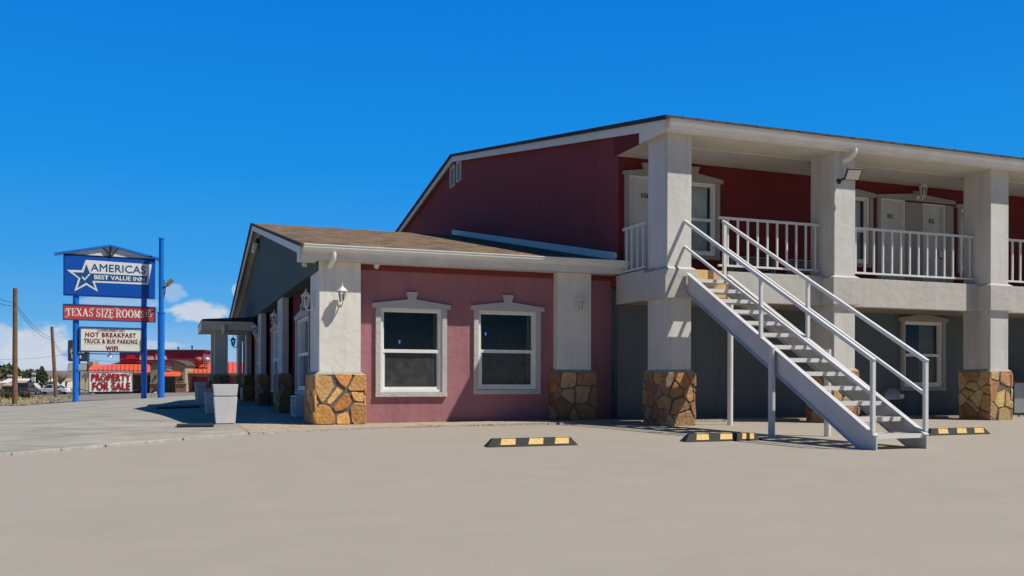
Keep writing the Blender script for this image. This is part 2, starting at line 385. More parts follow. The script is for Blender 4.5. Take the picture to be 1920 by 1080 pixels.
M['banner_red'] = plain('banner_red', (.30, .006, .012), .5)
M['dot_blue'] = plain('dot_blue', (.05, .07, .12), .5)
M['galv'] = plain('galvanised', (.42, .43, .44), .4, metal=.6)
M['lens'] = plain('lamp_lens', (.62, .62, .55), .3)
M['wood_pole'] = plain('pole_wood', (.17, .10, .06), .9, var=.35, scale=5, bump=.4, bscale=20)
M['pit'] = plain('grille_black', (.012, .012, .013), .9)
M['orange_roof'] = plain('orange_metal_roof', (.74, .115, .045), .5, var=.08)
M['rib'] = plain('roof_rib', (.42, .06, .03), .5)
M['r_maroon'] = plain('restaurant_maroon', (.26, .045, .085), .8, var=.08, scale=2)
M['r_tan'] = plain('restaurant_tan', (.36, .29, .21), .85, var=.08, scale=2)
M['r_brown'] = plain('restaurant_brown', (.085, .065, .055), .7)
M['hat_red'] = plain('emblem_red', (.62, .02, .03), .4)
M['brick'] = shingle_mat('brick_base', (.42, .24, .16), (.34, .18, .12), (.46, .30, .22))
M['shop_glass'] = plain('shop_glass', (.02, .022, .025), .08)
M['car_white'] = plain('car_white', (.74, .76, .78), .25, var=.02)
M['car_dark'] = plain('car_dark', (.045, .04, .075), .22, var=.05)
M['tyre'] = plain('tyre', (.02, .02, .02), .85)
M['rim'] = plain('wheel_rim', (.5, .5, .52), .3, metal=.7)
M['tail'] = plain('tail_lamp', (.45, .02, .02), .3)
M['lot'] = ground_mat('lot_surface', [(.327, .287, .243), (.313, .276, .235), (.340, .298, .254)], (.28, 1.7), bump=.12, bscale=45, streak=(.295, .255, .205))
M['concrete'] = ground_mat('drive_concrete', [(.35, .32, .27), (.29, .27, .235), (.39, .36, .31), (.24, .22, .19)], (.35, 2.0, .9), bump=.2, joints=(6.2, 5.0, rad(40), 3.4, 1.9), streak=(.24, .225, .20))
M['aggregate'] = ground_mat('exposed_aggregate', [(.40, .32, .24), (.31, .25, .19), (.46, .38, .30)], (1.1, 14), bump=.7, bscale=90, speck=42)
M['kerb'] = plain('kerb_concrete', (.40, .375, .34), .9, var=.25, scale=9, bump=.5)
M['far_asphalt'] = ground_mat('worn_asphalt', [(.22, .185, .16), (.16, .14, .125), (.27, .23, .20)], (.12, .8), bump=.2)
M['road'] = ground_mat('road_asphalt', [(.075, .072, .075), (.095, .09, .09)], (.3,), bump=.1)
M['dirt'] = ground_mat('dry_ground', [(.32, .25, .15), (.24, .18, .11), (.40, .33, .21), (.16, .13, .075)], (.08, .5, 1.6), bump=.5, bscale=8)
M['hill'] = ground_mat('scrub_hill', [(.24, .20, .14), (.17, .155, .10), (.28, .22, .16), (.09, .095, .06)], (.006, .02, .045), bump=.1)
M['grass'] = plain('dry_grass', (.29, .235, .125), .9, var=.3, scale=1)
M['leaf'] = plain('dusty_leaf', (.075, .085, .04), .8, var=.45, scale=1.1)
M['leaf_dark'] = plain('conifer_leaf', (.045, .055, .035), .8, var=.4, scale=.7)
M['twig'] = plain('bare_twig', (.16, .12, .10), .9)
M['bark'] = plain('bark', (.13, .10, .075), .9)
M['bld_white'] = plain('bld_white', (.62, .60, .57), .8)
M['bld_teal'] = plain('bld_teal', (.05, .14, .14), .7)
M['bld_tan'] = plain('bld_tan', (.42, .30, .22), .8)
M['dish'] = plain('dish_grey', (.60, .58, .40), .6)
M['blue_glow'] = plain('screen_glow', (.05, .12, .5), .4); _b = M['blue_glow'].node_tree.nodes['Principled BSDF']; _b.inputs['Emission Color'].default_value = (.08, .25, 1, 1); _b.inputs['Emission Strength'].default_value = .7
M['tag_white'] = plain('tag_white', (.75, .74, .72), .5)

def text(name, s, P, mat, parent, bold=0.0, space=1.0):
    """flat lettering filled into the unit square of P(a, b) -> world/local point"""
    cu = bpy.data.curves.new(name, 'FONT'); cu.body = s; cu.offset = bold; cu.space_character = space; cu.resolution_u = 4
    tmp = bpy.data.objects.new(name, cu); COL.objects.link(tmp)
    bpy.context.view_layer.update()
    me = bpy.data.meshes.new_from_object(tmp.evaluated_get(bpy.context.evaluated_depsgraph_get()))
    bpy.data.objects.remove(tmp); bpy.data.curves.remove(cu)
    xs = [v.co.x for v in me.vertices]; ys = [v.co.y for v in me.vertices]
    x0, x1, y0, y1 = min(xs), max(xs), min(ys), max(ys); rt = parent
    while rt.parent is not None: rt = rt.parent
    off = origin_of(parent) if rt.rotation_euler.z == 0 else Vector()
    for v in me.vertices: v.co = Vector(P((v.co.x - x0) / (x1 - x0), (v.co.y - y0) / (y1 - y0))) - off
    me.name = name; me.materials.clear(); me.materials.append(mat)
    o = bpy.data.objects.new(name, me); COL.objects.link(o); o.parent = parent
    return o

# ------------------------------------------------------------------ ground and roads
def draped(name, mat, fn, nu, nv, kind='structure', label=None, skirt=0):
    b = MB(); vs = []; fs = []
    for j in range(nv + 1):
        for i in range(nu + 1): vs.append(fn(i / nu, j / nv))
    for j in range(nv):
        for i in range(nu):
            k = j * (nu + 1) + i; fs.append((k, k + 1, k + nu + 2, k + nu + 1))
    b.add(vs, fs, True)
    if skirt:
        ring = [j * 1 for j in range(nu + 1)]
        edge = [vs[i] for i in range(nu + 1)] + [vs[j * (nu + 1) + nu] for j in range(1, nv + 1)]
        low = [(p[0], p[1], p[2] - skirt) for p in edge]
        n = len(edge); b.add(edge + low, [(i, i + 1, n + i + 1, n + i) for i in range(n - 1)])
    o = b.build(name, mat, None, normals=False); tag(o, kind=kind)
    return o
def ground():
    b = MB(); Rs = [0, 4, 8, 11, 14, 17, 20, 25, 30, 36, 42, 50, 60, 72, 86, 100, 116, 132, 150, 190, 240, 320, 500, 900, 1600, 3000, 6000]
    NA = 96; vs = [(0, 0, -.35)]; fs = []
    for r in Rs[1:]:
        for k in range(NA):
            t = 2 * math.pi * k / NA; x, y = r * math.sin(t), r * math.cos(t)
            vs.append((x, y, gz(x, y) - (.14 if r < 45 else .03)))
    for k in range(NA): fs.append((0, 1 + (k + 1) % NA, 1 + k))
    for i in range(len(Rs) - 2):
        for k in range(NA):
            a = 1 + i * NA; fs.append((a + k, a + (k + 1) % NA, a + NA + (k + 1) % NA, a + NA + k))
    b.add(vs, fs, True); tag(b.build('ground', M['dirt'], None), kind='structure')
ground()
draped('parking_lot', M['lot'], lambda s, t: (-18 + 62 * s, -22 + 38.2 * t, gz(-18 + 62 * s, -22 + 38.2 * t) + .004), 62, 60)
def lerp2(p00, p10, p11, p01, s, t):
    x = (p00[0] * (1 - s) + p10[0] * s) * (1 - t) + (p01[0] * (1 - s) + p11[0] * s) * t
    y = (p00[1] * (1 - s) + p10[1] * s) * (1 - t) + (p01[1] * (1 - s) + p11[1] * s) * t
    return x, y
def drive(s, t):
    x, y = lerp2((-14, .45), (1.0, 13.37), (1.0, 53.0), (-24, 56), s, t); return (x, y, gz(x, y) + .034)
draped('driveway', M['concrete'], drive, 36, 60, skirt=.12)
# broken edge strip along the driveway, a slim pale nosing
b = MB()
for i in range(34):
    s0, s1 = i / 34, (i + 1) / 34 - (.0008 if random.random() < .8 else .002)
    p, q = drive(s0, 0), drive(s1, 0); n = Vector((.653, -.757, 0)); w = .018 + random.uniform(-.006, .008)
    h = random.uniform(-.008, .001)
    A, B = Vector(p), Vector(q)
    b.hexa([A - Vector((0, 0, .1)), B - Vector((0, 0, .1)), B + n * w - Vector((0, 0, .1)), A + n * w - Vector((0, 0, .1)),
            A + Vector((0, 0, h + .006)), B + Vector((0, 0, h + .006)), B + n * w + Vector((0, 0, h)), A + n * w + Vector((0, 0, h))])
tag(b.build('driveway_edge', M['kerb'], None), kind='structure')
# aggregate walk in front of the buildings, with its curved edge
EDGE = [(1.02, 13.40), (1.9, 13.83), (2.9, 14.2), (3.9, 14.4), (4.9, 14.5), (6.9, 14.56), (9.1, 14.6), (12, 14.62), (16, 14.62), (22, 14.62), (34, 14.62)]
def walk(s, t):
    x = 1.02 + 32.98 * (s ** 1.6)
    e = [a for a in zip(EDGE, EDGE[1:]) if a[0][0] <= x <= a[1][0] + 1e-6][0]
    k = (x - e[0][0]) / (e[1][0] - e[0][0]); y0 = e[0][1] * (1 - k) + e[1][1] * k
    return (x, y0 + (15.9 - y0) * t, .055 + .02 * min(1, max(0, (x - 3) / 4)))
draped('walkway', M['aggregate'], walk, 48, 4, skirt=.14)
b = MB()
for i in range(46):
    if random.random() < .06: continue
    p, q = Vector(walk(i / 48, 0)), Vector(walk((i + .94) / 48, 0)); w = .02 + random.uniform(-.008, .012); h = random.uniform(-.018, -.002)
    d = (q - p).normalized(); n = Vector((d.y, -d.x, 0)); Z1 = Vector((0, 0, .14)); H = Vector((0, 0, h))
    b.hexa([p - Z1, q - Z1, q + n * w - Z1, p + n * w - Z1, p + H, q + H, q + n * w + H, p + n * w + H])
tag(b.build('walkway_edge', M['kerb'], None), kind='structure')
draped('porch_floor', M['concrete'], lambda s, t: (1.0 + 1.6 * s, 15.9 + 24 * t, .052), 3, 12)
def ppatch(d0, d1, u0, u1, h):
    def fn(s, t):
        x, y = polar(d0 + (d1 - d0) * t, u0 + (u1 - u0) * s); return (x, y, gz(x, y) + h)
    return fn
draped('restaurant_lot', M['far_asphalt'], ppatch(47.5, 113.6, 95, 520, .012), 24, 30)
draped('road', M['road'], ppatch(112, 152, -260, 172, .02), 24, 16)
draped('restaurant_kerb', M['kerb'], ppatch(113.8, 115.2, 150, 520, .12), 20, 2)
draped('verge', M['dirt'], ppatch(100, 113, -100, 138, .03), 12, 6)
def hill(s, t):
    u = -900 + 3200 * s; d = 800 + 2400 * t; x, y = polar(d, u)
    k = t * t * (3 - 2 * t)
    return (x, y, -3 + 21.5 * k + k * (2.2 * math.sin(s * 19 + 1) + 1.5 * math.sin(s * 47) + .8 * math.sin(s * 103 + t * 9)))
draped('hill', M['hill'], hill, 90, 14)
# dry grass on the verge
b = MB()
for i in range(1500):
    d = random.uniform(47, 104); u = random.uniform(-60, 136) if d > 58 else random.uniform(-40, 118)
    x, y = polar(d, u); z = gz(x, y); h = random.uniform(.04, .20) * (1 if d > 55 else .6); a = random.uniform(0, 3.14); w = random.uniform(.02, .06)
    dx, dy = math.cos(a) * w, math.sin(a) * w; lx, ly = random.uniform(-.12, .12), random.uniform(-.12, .12)
    b.add([(x - dx, y - dy, z), (x + dx, y + dy, z), (x + lx, y + ly, z + h)], [(0, 1, 2)])
tag(b.build('dry_grass', M['grass'], None, normals=False), 'dry yellow grass on the roadside verge by the tall utility pole', 'grass', kind='stuff')

# ------------------------------------------------------------------ shared building parts
def TF(x0, yw, z0): return lambda a, o, z: Vector((x0 + a, yw - o, z0 + z))       # wall facing the viewer (-Y)
def TS(xw, y0, z0): return lambda a, o, z: Vector((xw - o, y0 + a, z0 + z))       # wall facing the drive (-X)
def wall_mesh(T, a0, a1, z0, z1, holes, th):
    """flat wall with real openings and reveals"""
    b = MB(); A = sorted({a0, a1, *[h[0] for h in holes], *[h[1] for h in holes]}); Zs = sorted({z0, z1, *[h[2] for h in holes], *[h[3] for h in holes]})
    for i in range(len(A) - 1):
        for j in range(len(Zs) - 1):
            ca, cz = (A[i] + A[i + 1]) / 2, (Zs[j] + Zs[j + 1]) / 2
            if any(h[0] < ca < h[1] and h[2] < cz < h[3] for h in holes): continue
            for o in (0, -th): b.quad(T(A[i], o, Zs[j]), T(A[i + 1], o, Zs[j]), T(A[i + 1], o, Zs[j + 1]), T(A[i], o, Zs[j + 1]))
    def rev(a0, a1, z0, z1):
        b.quad(T(a0, 0, z0), T(a1, 0, z0), T(a1, -th, z0), T(a0, -th, z0)); b.quad(T(a0, 0, z1), T(a1, 0, z1), T(a1, -th, z1), T(a0, -th, z1))
        b.quad(T(a0, 0, z0), T(a0, 0, z1), T(a0, -th, z1), T(a0, -th, z0)); b.quad(T(a1, 0, z0), T(a1, 0, z1), T(a1, -th, z1), T(a1, -th, z0))
    rev(a0, a1, z0, z1)
    for h in holes: rev(*h)
    return b
def pediment(w, h, over, e, pk, kb, kt, kh):
    m = w / 2
    return [(-over, h), (w + over, h), (w + over, h + e), (m + kb, h + e + (pk - e) * .93), (m + kt, h + pk + kh), (m - kt, h + pk + kh), (m - kb, h + e + (pk - e) * .93), (-over, h + e)]
def window(parent, T, w, h, rail=.5, curtain=None, trim='trim', cw=.09):
    """sash window set in its opening: stucco surround, vinyl frame, sashes, pane, room behind"""
    f = MB(); t = .045
    for (a0, a1, z0, z1) in ((0, t, 0, h), (w - t, w, 0, h), (t, w - t, 0, t), (t, w - t, h - t, h)): f.tbox(T, a0, a1, -.09, .018, z0, z1)
    fr = f.build('window', M['vinyl'], parent)
    s = MB(); zr = h * rail
    s.tbox(T, t, w - t, -.075, .004, zr - .03, zr + .03)
    for (a0, a1, z0, z1) in ((t, t + .035, t, zr - .03), (w - t - .035, w - t, t, zr - .03), (t + .035, w - t - .035, t, t + .045)): s.tbox(T, a0, a1, -.065, -.008, z0, z1)
    for (a0, a1, z0, z1) in ((t, t + .022, zr + .03, h - t), (w - t - .022, w - t, zr + .03, h - t), (t + .022, w - t - .022, h - t - .022, h - t)): s.tbox(T, a0, a1, -.085, -.03, z0, z1)
    s.build('sash', M['vinyl'], fr)
    g = MB()
    g.quad(T(t, -.045, t), T(w - t, -.045, t), T(w - t, -.045, zr), T(t, -.045, zr)); g.quad(T(t, -.06, zr), T(w - t, -.06, zr), T(w - t, -.06, h - t), T(t, -.06, h - t))
    g.build('pane', M['glass'], fr, normals=False)
    n_ = MB(); n_.quad(T(t + .036, -.038, t + .046), T(w - t - .036, -.038, t + .046), T(w - t - .036, -.038, zr - .031), T(t + .036, -.038, zr - .031)); n_.build('insect_screen', M['screen'], fr, normals=False)
    k = MB(); c = cw
    k.tbox(T, -c, -.002, 0, .052, -.002, h); k.tbox(T, w + .002, w + c, 0, .052, -.002, h)
    k.tbox(T, -c - .004, w + c + .004, 0, .058, -c * .95, -.004)
    k.tprism(T, pediment(w, h + .002, .155, .075, .165, .07, .105, .125), 0, .07)
    k.build('trim', M[trim], fr, bevel=.006)
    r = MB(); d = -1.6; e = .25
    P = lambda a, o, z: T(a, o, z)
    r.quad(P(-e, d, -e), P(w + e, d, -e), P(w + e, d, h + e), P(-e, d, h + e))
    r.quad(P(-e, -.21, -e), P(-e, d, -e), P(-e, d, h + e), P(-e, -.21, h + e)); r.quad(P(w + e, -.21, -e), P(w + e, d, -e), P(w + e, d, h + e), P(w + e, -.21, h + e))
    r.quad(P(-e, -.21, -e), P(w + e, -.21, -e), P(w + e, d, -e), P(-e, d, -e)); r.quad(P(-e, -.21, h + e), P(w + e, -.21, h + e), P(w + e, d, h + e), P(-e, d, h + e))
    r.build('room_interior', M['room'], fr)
    if curtain:
        for (c0, c1, mt) in curtain:
            q = MB(); n = max(4, int((c1 - c0) * 40)); vs = []
            for i in range(n + 1):
                a = c0 + (c1 - c0) * i / n; o = -.17 + .022 * math.sin(a * 58) + .01 * math.sin(a * 23)
                vs += [T(a, o, -.1), T(a, o, h + .1)]
            q.add(vs, [(2 * i, 2 * i + 2, 2 * i + 3, 2 * i + 1) for i in range(n)], True); q.build('curtain', M[mt], fr, normals=False)
    return fr

PAL = {'orange': [(.74, .40, .13), (.70, .35, .10), (.78, .46, .18), (.66, .34, .12), (.72, .42, .17), (.60, .27, .09)],
       'brown': [(.44, .26, .12), (.36, .20, .10), (.54, .35, .18), (.33, .25, .18), (.30, .17, .09), (.46, .22, .09)],
       'yellow': [(.58, .40, .17), (.52, .36, .16), (.62, .44, .22), (.50, .25, .11), (.56, .37, .18), (.44, .22, .12)]}
def clip_poly(poly, n, c):
    out = []
    for i in range(len(poly)):
        p, q = poly[i], poly[(i + 1) % len(poly)]; dp = p[0] * n[0] + p[1] * n[1] - c; dq = q[0] * n[0] + q[1] * n[1] - c
        if dp <= 0: out.append(p)
        if (dp < 0 < dq) or (dq < 0 < dp):
            k = dp / (dp - dq); out.append((p[0] + (q[0] - p[0]) * k, p[1] + (q[1] - p[1]) * k))
    return out
def veneer(mb, T, w, h, size, pal, rng):
    """irregular split flagstones over one face of width w and height h"""
    nx, ny = max(1, round(w / size)), max(2, round(h / size)); S = []
    for j in range(ny):
        for i in range(nx + (j % 2)):
            S.append((((i + .5 - .5 * (j % 2)) / nx + rng.uniform(-.48, .48) / nx) * w, ((j + .5) / ny + rng.uniform(-.46, .46) / ny) * h))
    W = [rng.uniform(-.12, .12) * size for _ in S]
    for i, p in enumerate(S):
        poly = [(.004, .012), (w - .004, .012), (w - .004, h - .01), (.004, h - .01)]
        gap = rng.uniform(.008, .030) if size > .31 else rng.uniform(.005, .018)
        for j, q in enumerate(S):
            if i == j or not poly: continue
            dx, dy = q[0] - p[0], q[1] - p[1]; l = math.hypot(dx, dy)
            if l < 1e-4: continue
            n = (dx / l, dy / l); c = n[0] * (p[0] + q[0]) / 2 + n[1] * (p[1] + q[1]) / 2 - gap + W[i] - W[j]
            poly = clip_poly(poly, n, c)
        if len(poly) < 3: continue
        for _ in range(2):                                             # knock the corners off
            new = []
            for k in range(len(poly)):
                a, c = poly[k], poly[(k + 1) % len(poly)]; f = .12 + rng.uniform(-.06, .05)
                new += [(a[0] + (c[0] - a[0]) * f, a[1] + (c[1] - a[1]) * f), (a[0] + (c[0] - a[0]) * (1 - f), a[1] + (c[1] - a[1]) * (1 - f))]
            poly = new
        poly = [(x + rng.uniform(-.003, .003), y + rng.uniform(-.003, .003)) for x, y in poly]
        cx = sum(x for x, _ in poly) / len(poly); cy = sum(y for _, y in poly) / len(poly)
        o1 = rng.uniform(.008, .034); tl = rng.uniform(-.02, .02); tv = rng.uniform(-.02, .02)
        mid = [(cx + (x - cx) * .93, cy + (y - cy) * .93) for x, y in poly]
        P0 = [T(x, -.012, y) for x, y in poly]; P1 = [T(x, o1 * .55, y) for x, y in poly]
        P2 = [T(x, o1 + tl * (x - cx) / .2 + tv * (y - cy) / .2, y) for x, y in mid]; n = len(poly)
        c = rng.choice(pal); g = rng.uniform(.8, 1.15); mb.cur = tuple(x * g for x in c)
        mb.add(P0 + P1 + P2, [(k, (k + 1) % n, n + (k + 1) % n, n + k) for k in range(n)] + [(n + k, n + (k + 1) % n, 2 * n + (k + 1) % n, 2 * n + k) for k in range(n)] + [tuple(range(2 * n, 3 * n))])
    mb.cur = None
def pier(parent, sx, sy, z0, zt, shaft_ins, segs, mat, size, pal, seed, faces='FLR'):
    """stone clad base with sloped mortar cap and stucco shaft(s): sx=(x0,x1) sy=(y0,y1)"""
    x0, x1 = sx; y0, y1 = sy; i = shaft_ins; rng = random.Random(seed)
    sh = MB()
    for (za, zb) in segs: sh.box(x0 + i, x1 - i, y0 + i, y1 - (i if 'B' in faces or 'M' in faces else 0), za, zb)
    p = sh.build('pier', M[mat], parent, bevel=.012)
    c = MB(); c.box(x0 + .022, x1 - .022, y0 + .022, y1 - .022, z0 - .05, zt - .02); co_ = c.build('stone_base', M['mortar'], p)
    s = MB()
    if 'F' in faces: veneer(s, TF(x0 + .0, y0 + .022, z0), x1 - x0, zt - z0 - .02, size, PAL[pal], rng)
    if 'L' in faces: veneer(s, TS(x0 + .022, y0 + .0, z0), y1 - y0, zt - z0 - .02, size * .8, PAL[pal], rng)
    if 'R' in faces: veneer(s, lambda a, o, z: Vector((x1 - .022 + o, y0 + a, z0 + z)), y1 - y0, zt - z0 - .02, size * .9, PAL[pal], rng)
    s.build('flagstones', M['stone'], p)
    k = MB(); a = .004; e = i + .004
    k.hexa([(x0 + a, y0 + a, zt - .035), (x1 - a, y0 + a, zt - .035), (x1 - a, y1 - a, zt - .035), (x0 + a, y1 - a, zt - .035),
            (x0 + e, y0 + e, zt + .02), (x1 - e, y0 + e, zt + .02), (x1 - e, y1 - a, zt + .02), (x0 + e, y1 - a, zt + .02)])
    k.build('mortar_cap', M['mortar_cap'], p, bevel=.012)
    return p
def kgutter(x0, x1, y, z0, z1, mat):
    """K-style gutter run along X: y is its outer lip"""
    h = z1 - z0
    prof = [(y + .115, z0), (y + .055, z0), (y + .045, z0 + .25 * h), (y + .012, z0 + .55 * h), (y + .008, z0 + .86 * h), (y, z0 + .87 * h), (y, z1), (y + .014, z1), (y + .018, z0 + .6 * h), (y + .06, z0 + .1 * h), (y + .115, z0 + .1 * h)]
    b = MB(); b.prism([(x0, a, c) for a, c in prof], [(x1, a, c) for a, c in prof])
    for x in (x0, x1):                                                   # end caps
        b.prism([(x - .004, a, c) for a, c in prof[:7]] + [(x - .004, y + .115, z1)], [(x + .004, a, c) for a, c in prof[:7]] + [(x + .004, y + .115, z1)])
    return b
def slab_slope(x0, x1, ya, za, yb, zb, t):
    b = MB(); b.prism([(x0, ya, za), (x0, yb, zb), (x0, yb, zb - t), (x0, ya, za - t)], [(x1, ya, za), (x1, yb, zb), (x1, yb, zb - t), (x1, ya, za - t)])
    return b

# ------------------------------------------------------------------ one storey lobby building
LB = thing('lobby_building', 'low pink stucco lobby building with brown shingle roof and stone based white corner pier', 'building', (5, 25, 0))
WIN1 = (3.39, 4.50, .60, 2.075); WIN2 = (5.19, 6.32, .64, 2.085); WY = 15.57
hol = [WIN1, WIN2]
wall_mesh(lambda a, o, z: Vector((a, WY - o, z)), 2.62, 7.93, .02, 2.84, hol, .2).build('front_wall', M['pink'], LB, weld=True)
b = MB(); b.box(3.0, 6.66, WY - .035, WY - .001, 2.725, 2.835); b.box(7.38, 7.93, WY - .035, WY - .001, 2.725, 2.835); b.build('frieze_board', M['red_frieze'], LB, bevel=.004)
window(LB, TF(WIN1[0], WY, WIN1[2]), WIN1[1] - WIN1[0], WIN1[3] - WIN1[2], .49, [(1.0, 1.10, 'curtain_tan')])
window(LB, TF(WIN2[0], WY, WIN2[2]), WIN2[1] - WIN2[0], WIN2[3] - WIN2[2], .485, [(1.02, 1.12, 'curtain_tan')])
SW = [(17.95, 19.85, .58, 2.08), (23.2, 25.0, .55, 2.08), (28.6, 30.2, .55, 2.08), (33.3, 34.6, .55, 2.08)]
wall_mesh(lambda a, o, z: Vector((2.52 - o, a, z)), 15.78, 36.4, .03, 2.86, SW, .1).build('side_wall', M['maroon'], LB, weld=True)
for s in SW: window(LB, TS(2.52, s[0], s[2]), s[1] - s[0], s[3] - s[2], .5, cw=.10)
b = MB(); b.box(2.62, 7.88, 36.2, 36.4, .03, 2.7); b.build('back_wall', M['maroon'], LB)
pier(LB, (2.21, 3.085), (15.26, 16.48), .05, .935, .085, [(.9, 2.82)], 'white_stucco', .33, 'orange', 11, 'FLRM')
pier(LB, (6.59, 7.445), (15.26, 15.565), .07, .995, .085, [(.96, 2.82)], 'white_stucco', .27, 'brown', 12, 'FLR')
for k, y in enumerate((20.82, 26.08, 31.3, 35.55)):
    pier(LB, (2.21, 2.515), (y - .08, y + 1.06), .05, .935, .08, [(.9, 2.66)], 'pier_stucco', .3, 'brown', 20 + k, 'FLM')
# teal gable panel over the porch
b = MB(); rz = lambda y: (3.065 + (5.03 - 3.065) * (y - 15.09) / (25.3 - 15.09)) if y < 25.3 else (5.03 - (5.03 - 2.85) * (y - 25.3) / (36.6 - 25.3))
pl = [(15.43, 2.665), (36.3, 2.665), (36.3, rz(36.3) - .10), (25.3, 5.03 - .10), (15.43, rz(15.43) - .10)]
b.prism([(2.25, y, z) for y, z in pl], [(2.51, y, z) for y, z in pl]); b.build('gable_wall', M['teal'], LB)
rf = slab_slope(1.97, 7.88, 15.09, 3.065, 25.3, 5.03, .035).build('roof', M['shingle'], LB)
slab_slope(1.97, 7.88, 36.6, 2.85, 25.302, 5.03, .035).build('roof_slope', M['shingle'], rf)
b = MB()
for (ya, za, yb, zb) in ((15.10, 3.065, 25.3, 5.03), (36.6, 2.85, 25.305, 5.03)):
    b.prism([(1.985, ya, za - .036), (1.985, yb, zb - .036), (1.985, yb, zb - .20), (1.985, ya, za - .20)], [(2.02, ya, za - .036), (2.02, yb, zb - .036), (2.02, yb, zb - .20), (2.02, ya, za - .20)])
b.build('rake_board', M['rake'], LB)
b = MB()
for (ya, za, yb, zb) in ((15.2, 3.086, 25.3, 5.03), (36.5, 2.869, 25.305, 5.03)):
    b.prism([(2.022, ya, za - .10), (2.022, yb, zb - .10), (2.022, yb, zb - .12), (2.022, ya, za - .12)], [(2.248, ya, za - .10), (2.248, yb, zb - .10), (2.248, yb, zb - .12), (2.248, ya, za - .12)])
b.build('rake_soffit', M['tan'], LB)
b = MB()
for (ya, za, yb, zb) in ((15.09, 3.068, 25.3, 5.033), (36.6, 2.853, 25.305, 5.033)):
    b.prism([(1.94, ya, za), (1.94, yb, zb), (1.94, yb, zb - .06), (1.94, ya, za - .06)], [(1.968, ya, za), (1.968, yb, zb), (1.968, yb, zb - .06), (1.968, ya, za - .06)])
b.build('shingle_edge', M['black_edge'], LB)
g = kgutter(2.0, 8.06, 15.03, 2.93, 3.055, None).build('gutter', M['gutter'], LB)
b = MB(); b.tube([(2.50, 15.10, 2.95), (2.50, 15.10, 2.88), (2.49, 15.13, 2.81), (2.475, 15.20, 2.755), (2.46, 15.29, 2.72)], .043, 12); b.build('downspout', M['gutter'], g)
b = MB(); b.box(1.96, 8.0, 15.148, 15.172, 2.815, 3.0); b.build('fascia_board', M['fascia'], LB)
b = MB(); b.box(1.95, 2.24, 15.18, 15.55, 2.80, 3.02); b.build('eave_return', M['rake'], LB)
b = MB(); b.box(2.25, 8.0, 15.175, 15.60, 2.822, 2.845); b.build('eave_soffit', M['soffit'], LB)
b = MB()
for i in range(1):
    p0, p1 = (7.74, 15.20, 3.155), (7.74, 25.7, 5.19)
    d = (Vector(p1) - Vector(p0)).normalized()
    n = 10; pts = []
    for k in range(n + 1):
        t = math.pi / 2 + math.pi * k / n; pts.append((.07 * math.cos(t), .07 * math.sin(t)))
    prof = pts + [((Vector(p1) - Vector(p0)).length, -.07), ((Vector(p1) - Vector(p0)).length, .07)]
    up = Vector((0, -d.z, d.y)); P0 = Vector(p0)
    b.prism([P0 + d * a + up * c for a, c in prof], [P0 + d * a + up * c + Vector((.05, 0, 0)) for a, c in prof])
b.build('roof_flashing', M['rake'], LB)
# entrance porch on the drive side
PR = thing('entrance_porch', 'small flat entrance canopy on a white post beside the drive wall of the low building', 'canopy', (1.4, 30, 0))
b = MB(); b.hexa([(.74, 28.0, 2.50), (2.235, 28.0, 2.52), (2.235, 31.7, 2.52), (.74, 31.7, 2.50), (.80, 28.06, 2.57), (2.235, 28.06, 2.66), (2.235, 31.6, 2.66), (.80, 31.6, 2.57)]); b.build('roof', M['black_edge'], PR)
g = kgutter(.77, 2.23, 27.96, 2.395, 2.505, None).build('gutter', M['rake'], PR)
b = MB(); b.tube([(1.40, 28.02, 2.40), (1.40, 28.02, 2.24), (1.40, 28.06, 2.18)], .06, 10); b.build('downspout', M['rake'], g)
b = MB(); b.box(.76, 2.235, 28.078, 28.10, 2.265, 2.495); b.box(.76, .785, 28.10, 31.65, 2.265, 2.495); b.build('fascia_board', M['rake'], PR)
b = MB(); b.box(.79, 2.235, 28.102, 31.65, 2.27, 2.29); b.build('soffit', M['tan'], PR)
pier(PR, (1.08, 1.60), (28.3, 28.95), .05, .935, .07, [(.9, 2.268)], 'pier_stucco', .33, 'brown', 31, 'FLM')
pier(PR, (1.08, 1.60), (30.9, 31.5), .05, .935, .07, [(.9, 2.268)], 'pier_stucco', .33, 'brown', 32, 'FLM')

# ------------------------------------------------------------------ two storey guest wing
GW = thing('guest_wing', 'two storey maroon guest wing with white piers and a stair up to its balcony walkway', 'building', (14, 20, 0))
UY = 15.30; XW = 7.90
hw = [(9.05, 10.04, 3.28, 4.71), (12.85, 13.86, 3.31, 4.72), (16.42, 17.4, 3.31, 4.66)]
hd = [(8.12, 8.86, 2.80, 4.73), (14.17, 14.83, 2.80, 4.73), (15.33, 15.98, 2.80, 4.70)]
wall_mesh(lambda a, o, z: Vector((a, UY - o, z)), XW, 30, 2.58, 5.09, hw + hd, .16).build('upper_wall', M['maroon'], GW, weld=True)
lw = (14.82, 15.89, .69, 2.11)
wall_mesh(lambda a, o, z: Vector((a, UY - o, z)), XW, 30, .02, 2.56, [lw], .16).build('lower_wall', M['teal_dark'], GW, weld=True)
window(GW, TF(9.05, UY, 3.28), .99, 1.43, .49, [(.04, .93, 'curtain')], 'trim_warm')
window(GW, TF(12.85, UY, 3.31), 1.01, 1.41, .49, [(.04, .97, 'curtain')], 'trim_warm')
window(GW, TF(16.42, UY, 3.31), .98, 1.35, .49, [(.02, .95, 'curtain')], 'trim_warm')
window(GW, TF(lw[0], UY, lw[2]), lw[1] - lw[0], lw[3] - lw[2], .485, [(.62, 1.05, 'curtain_tan')], 'trim_warm')
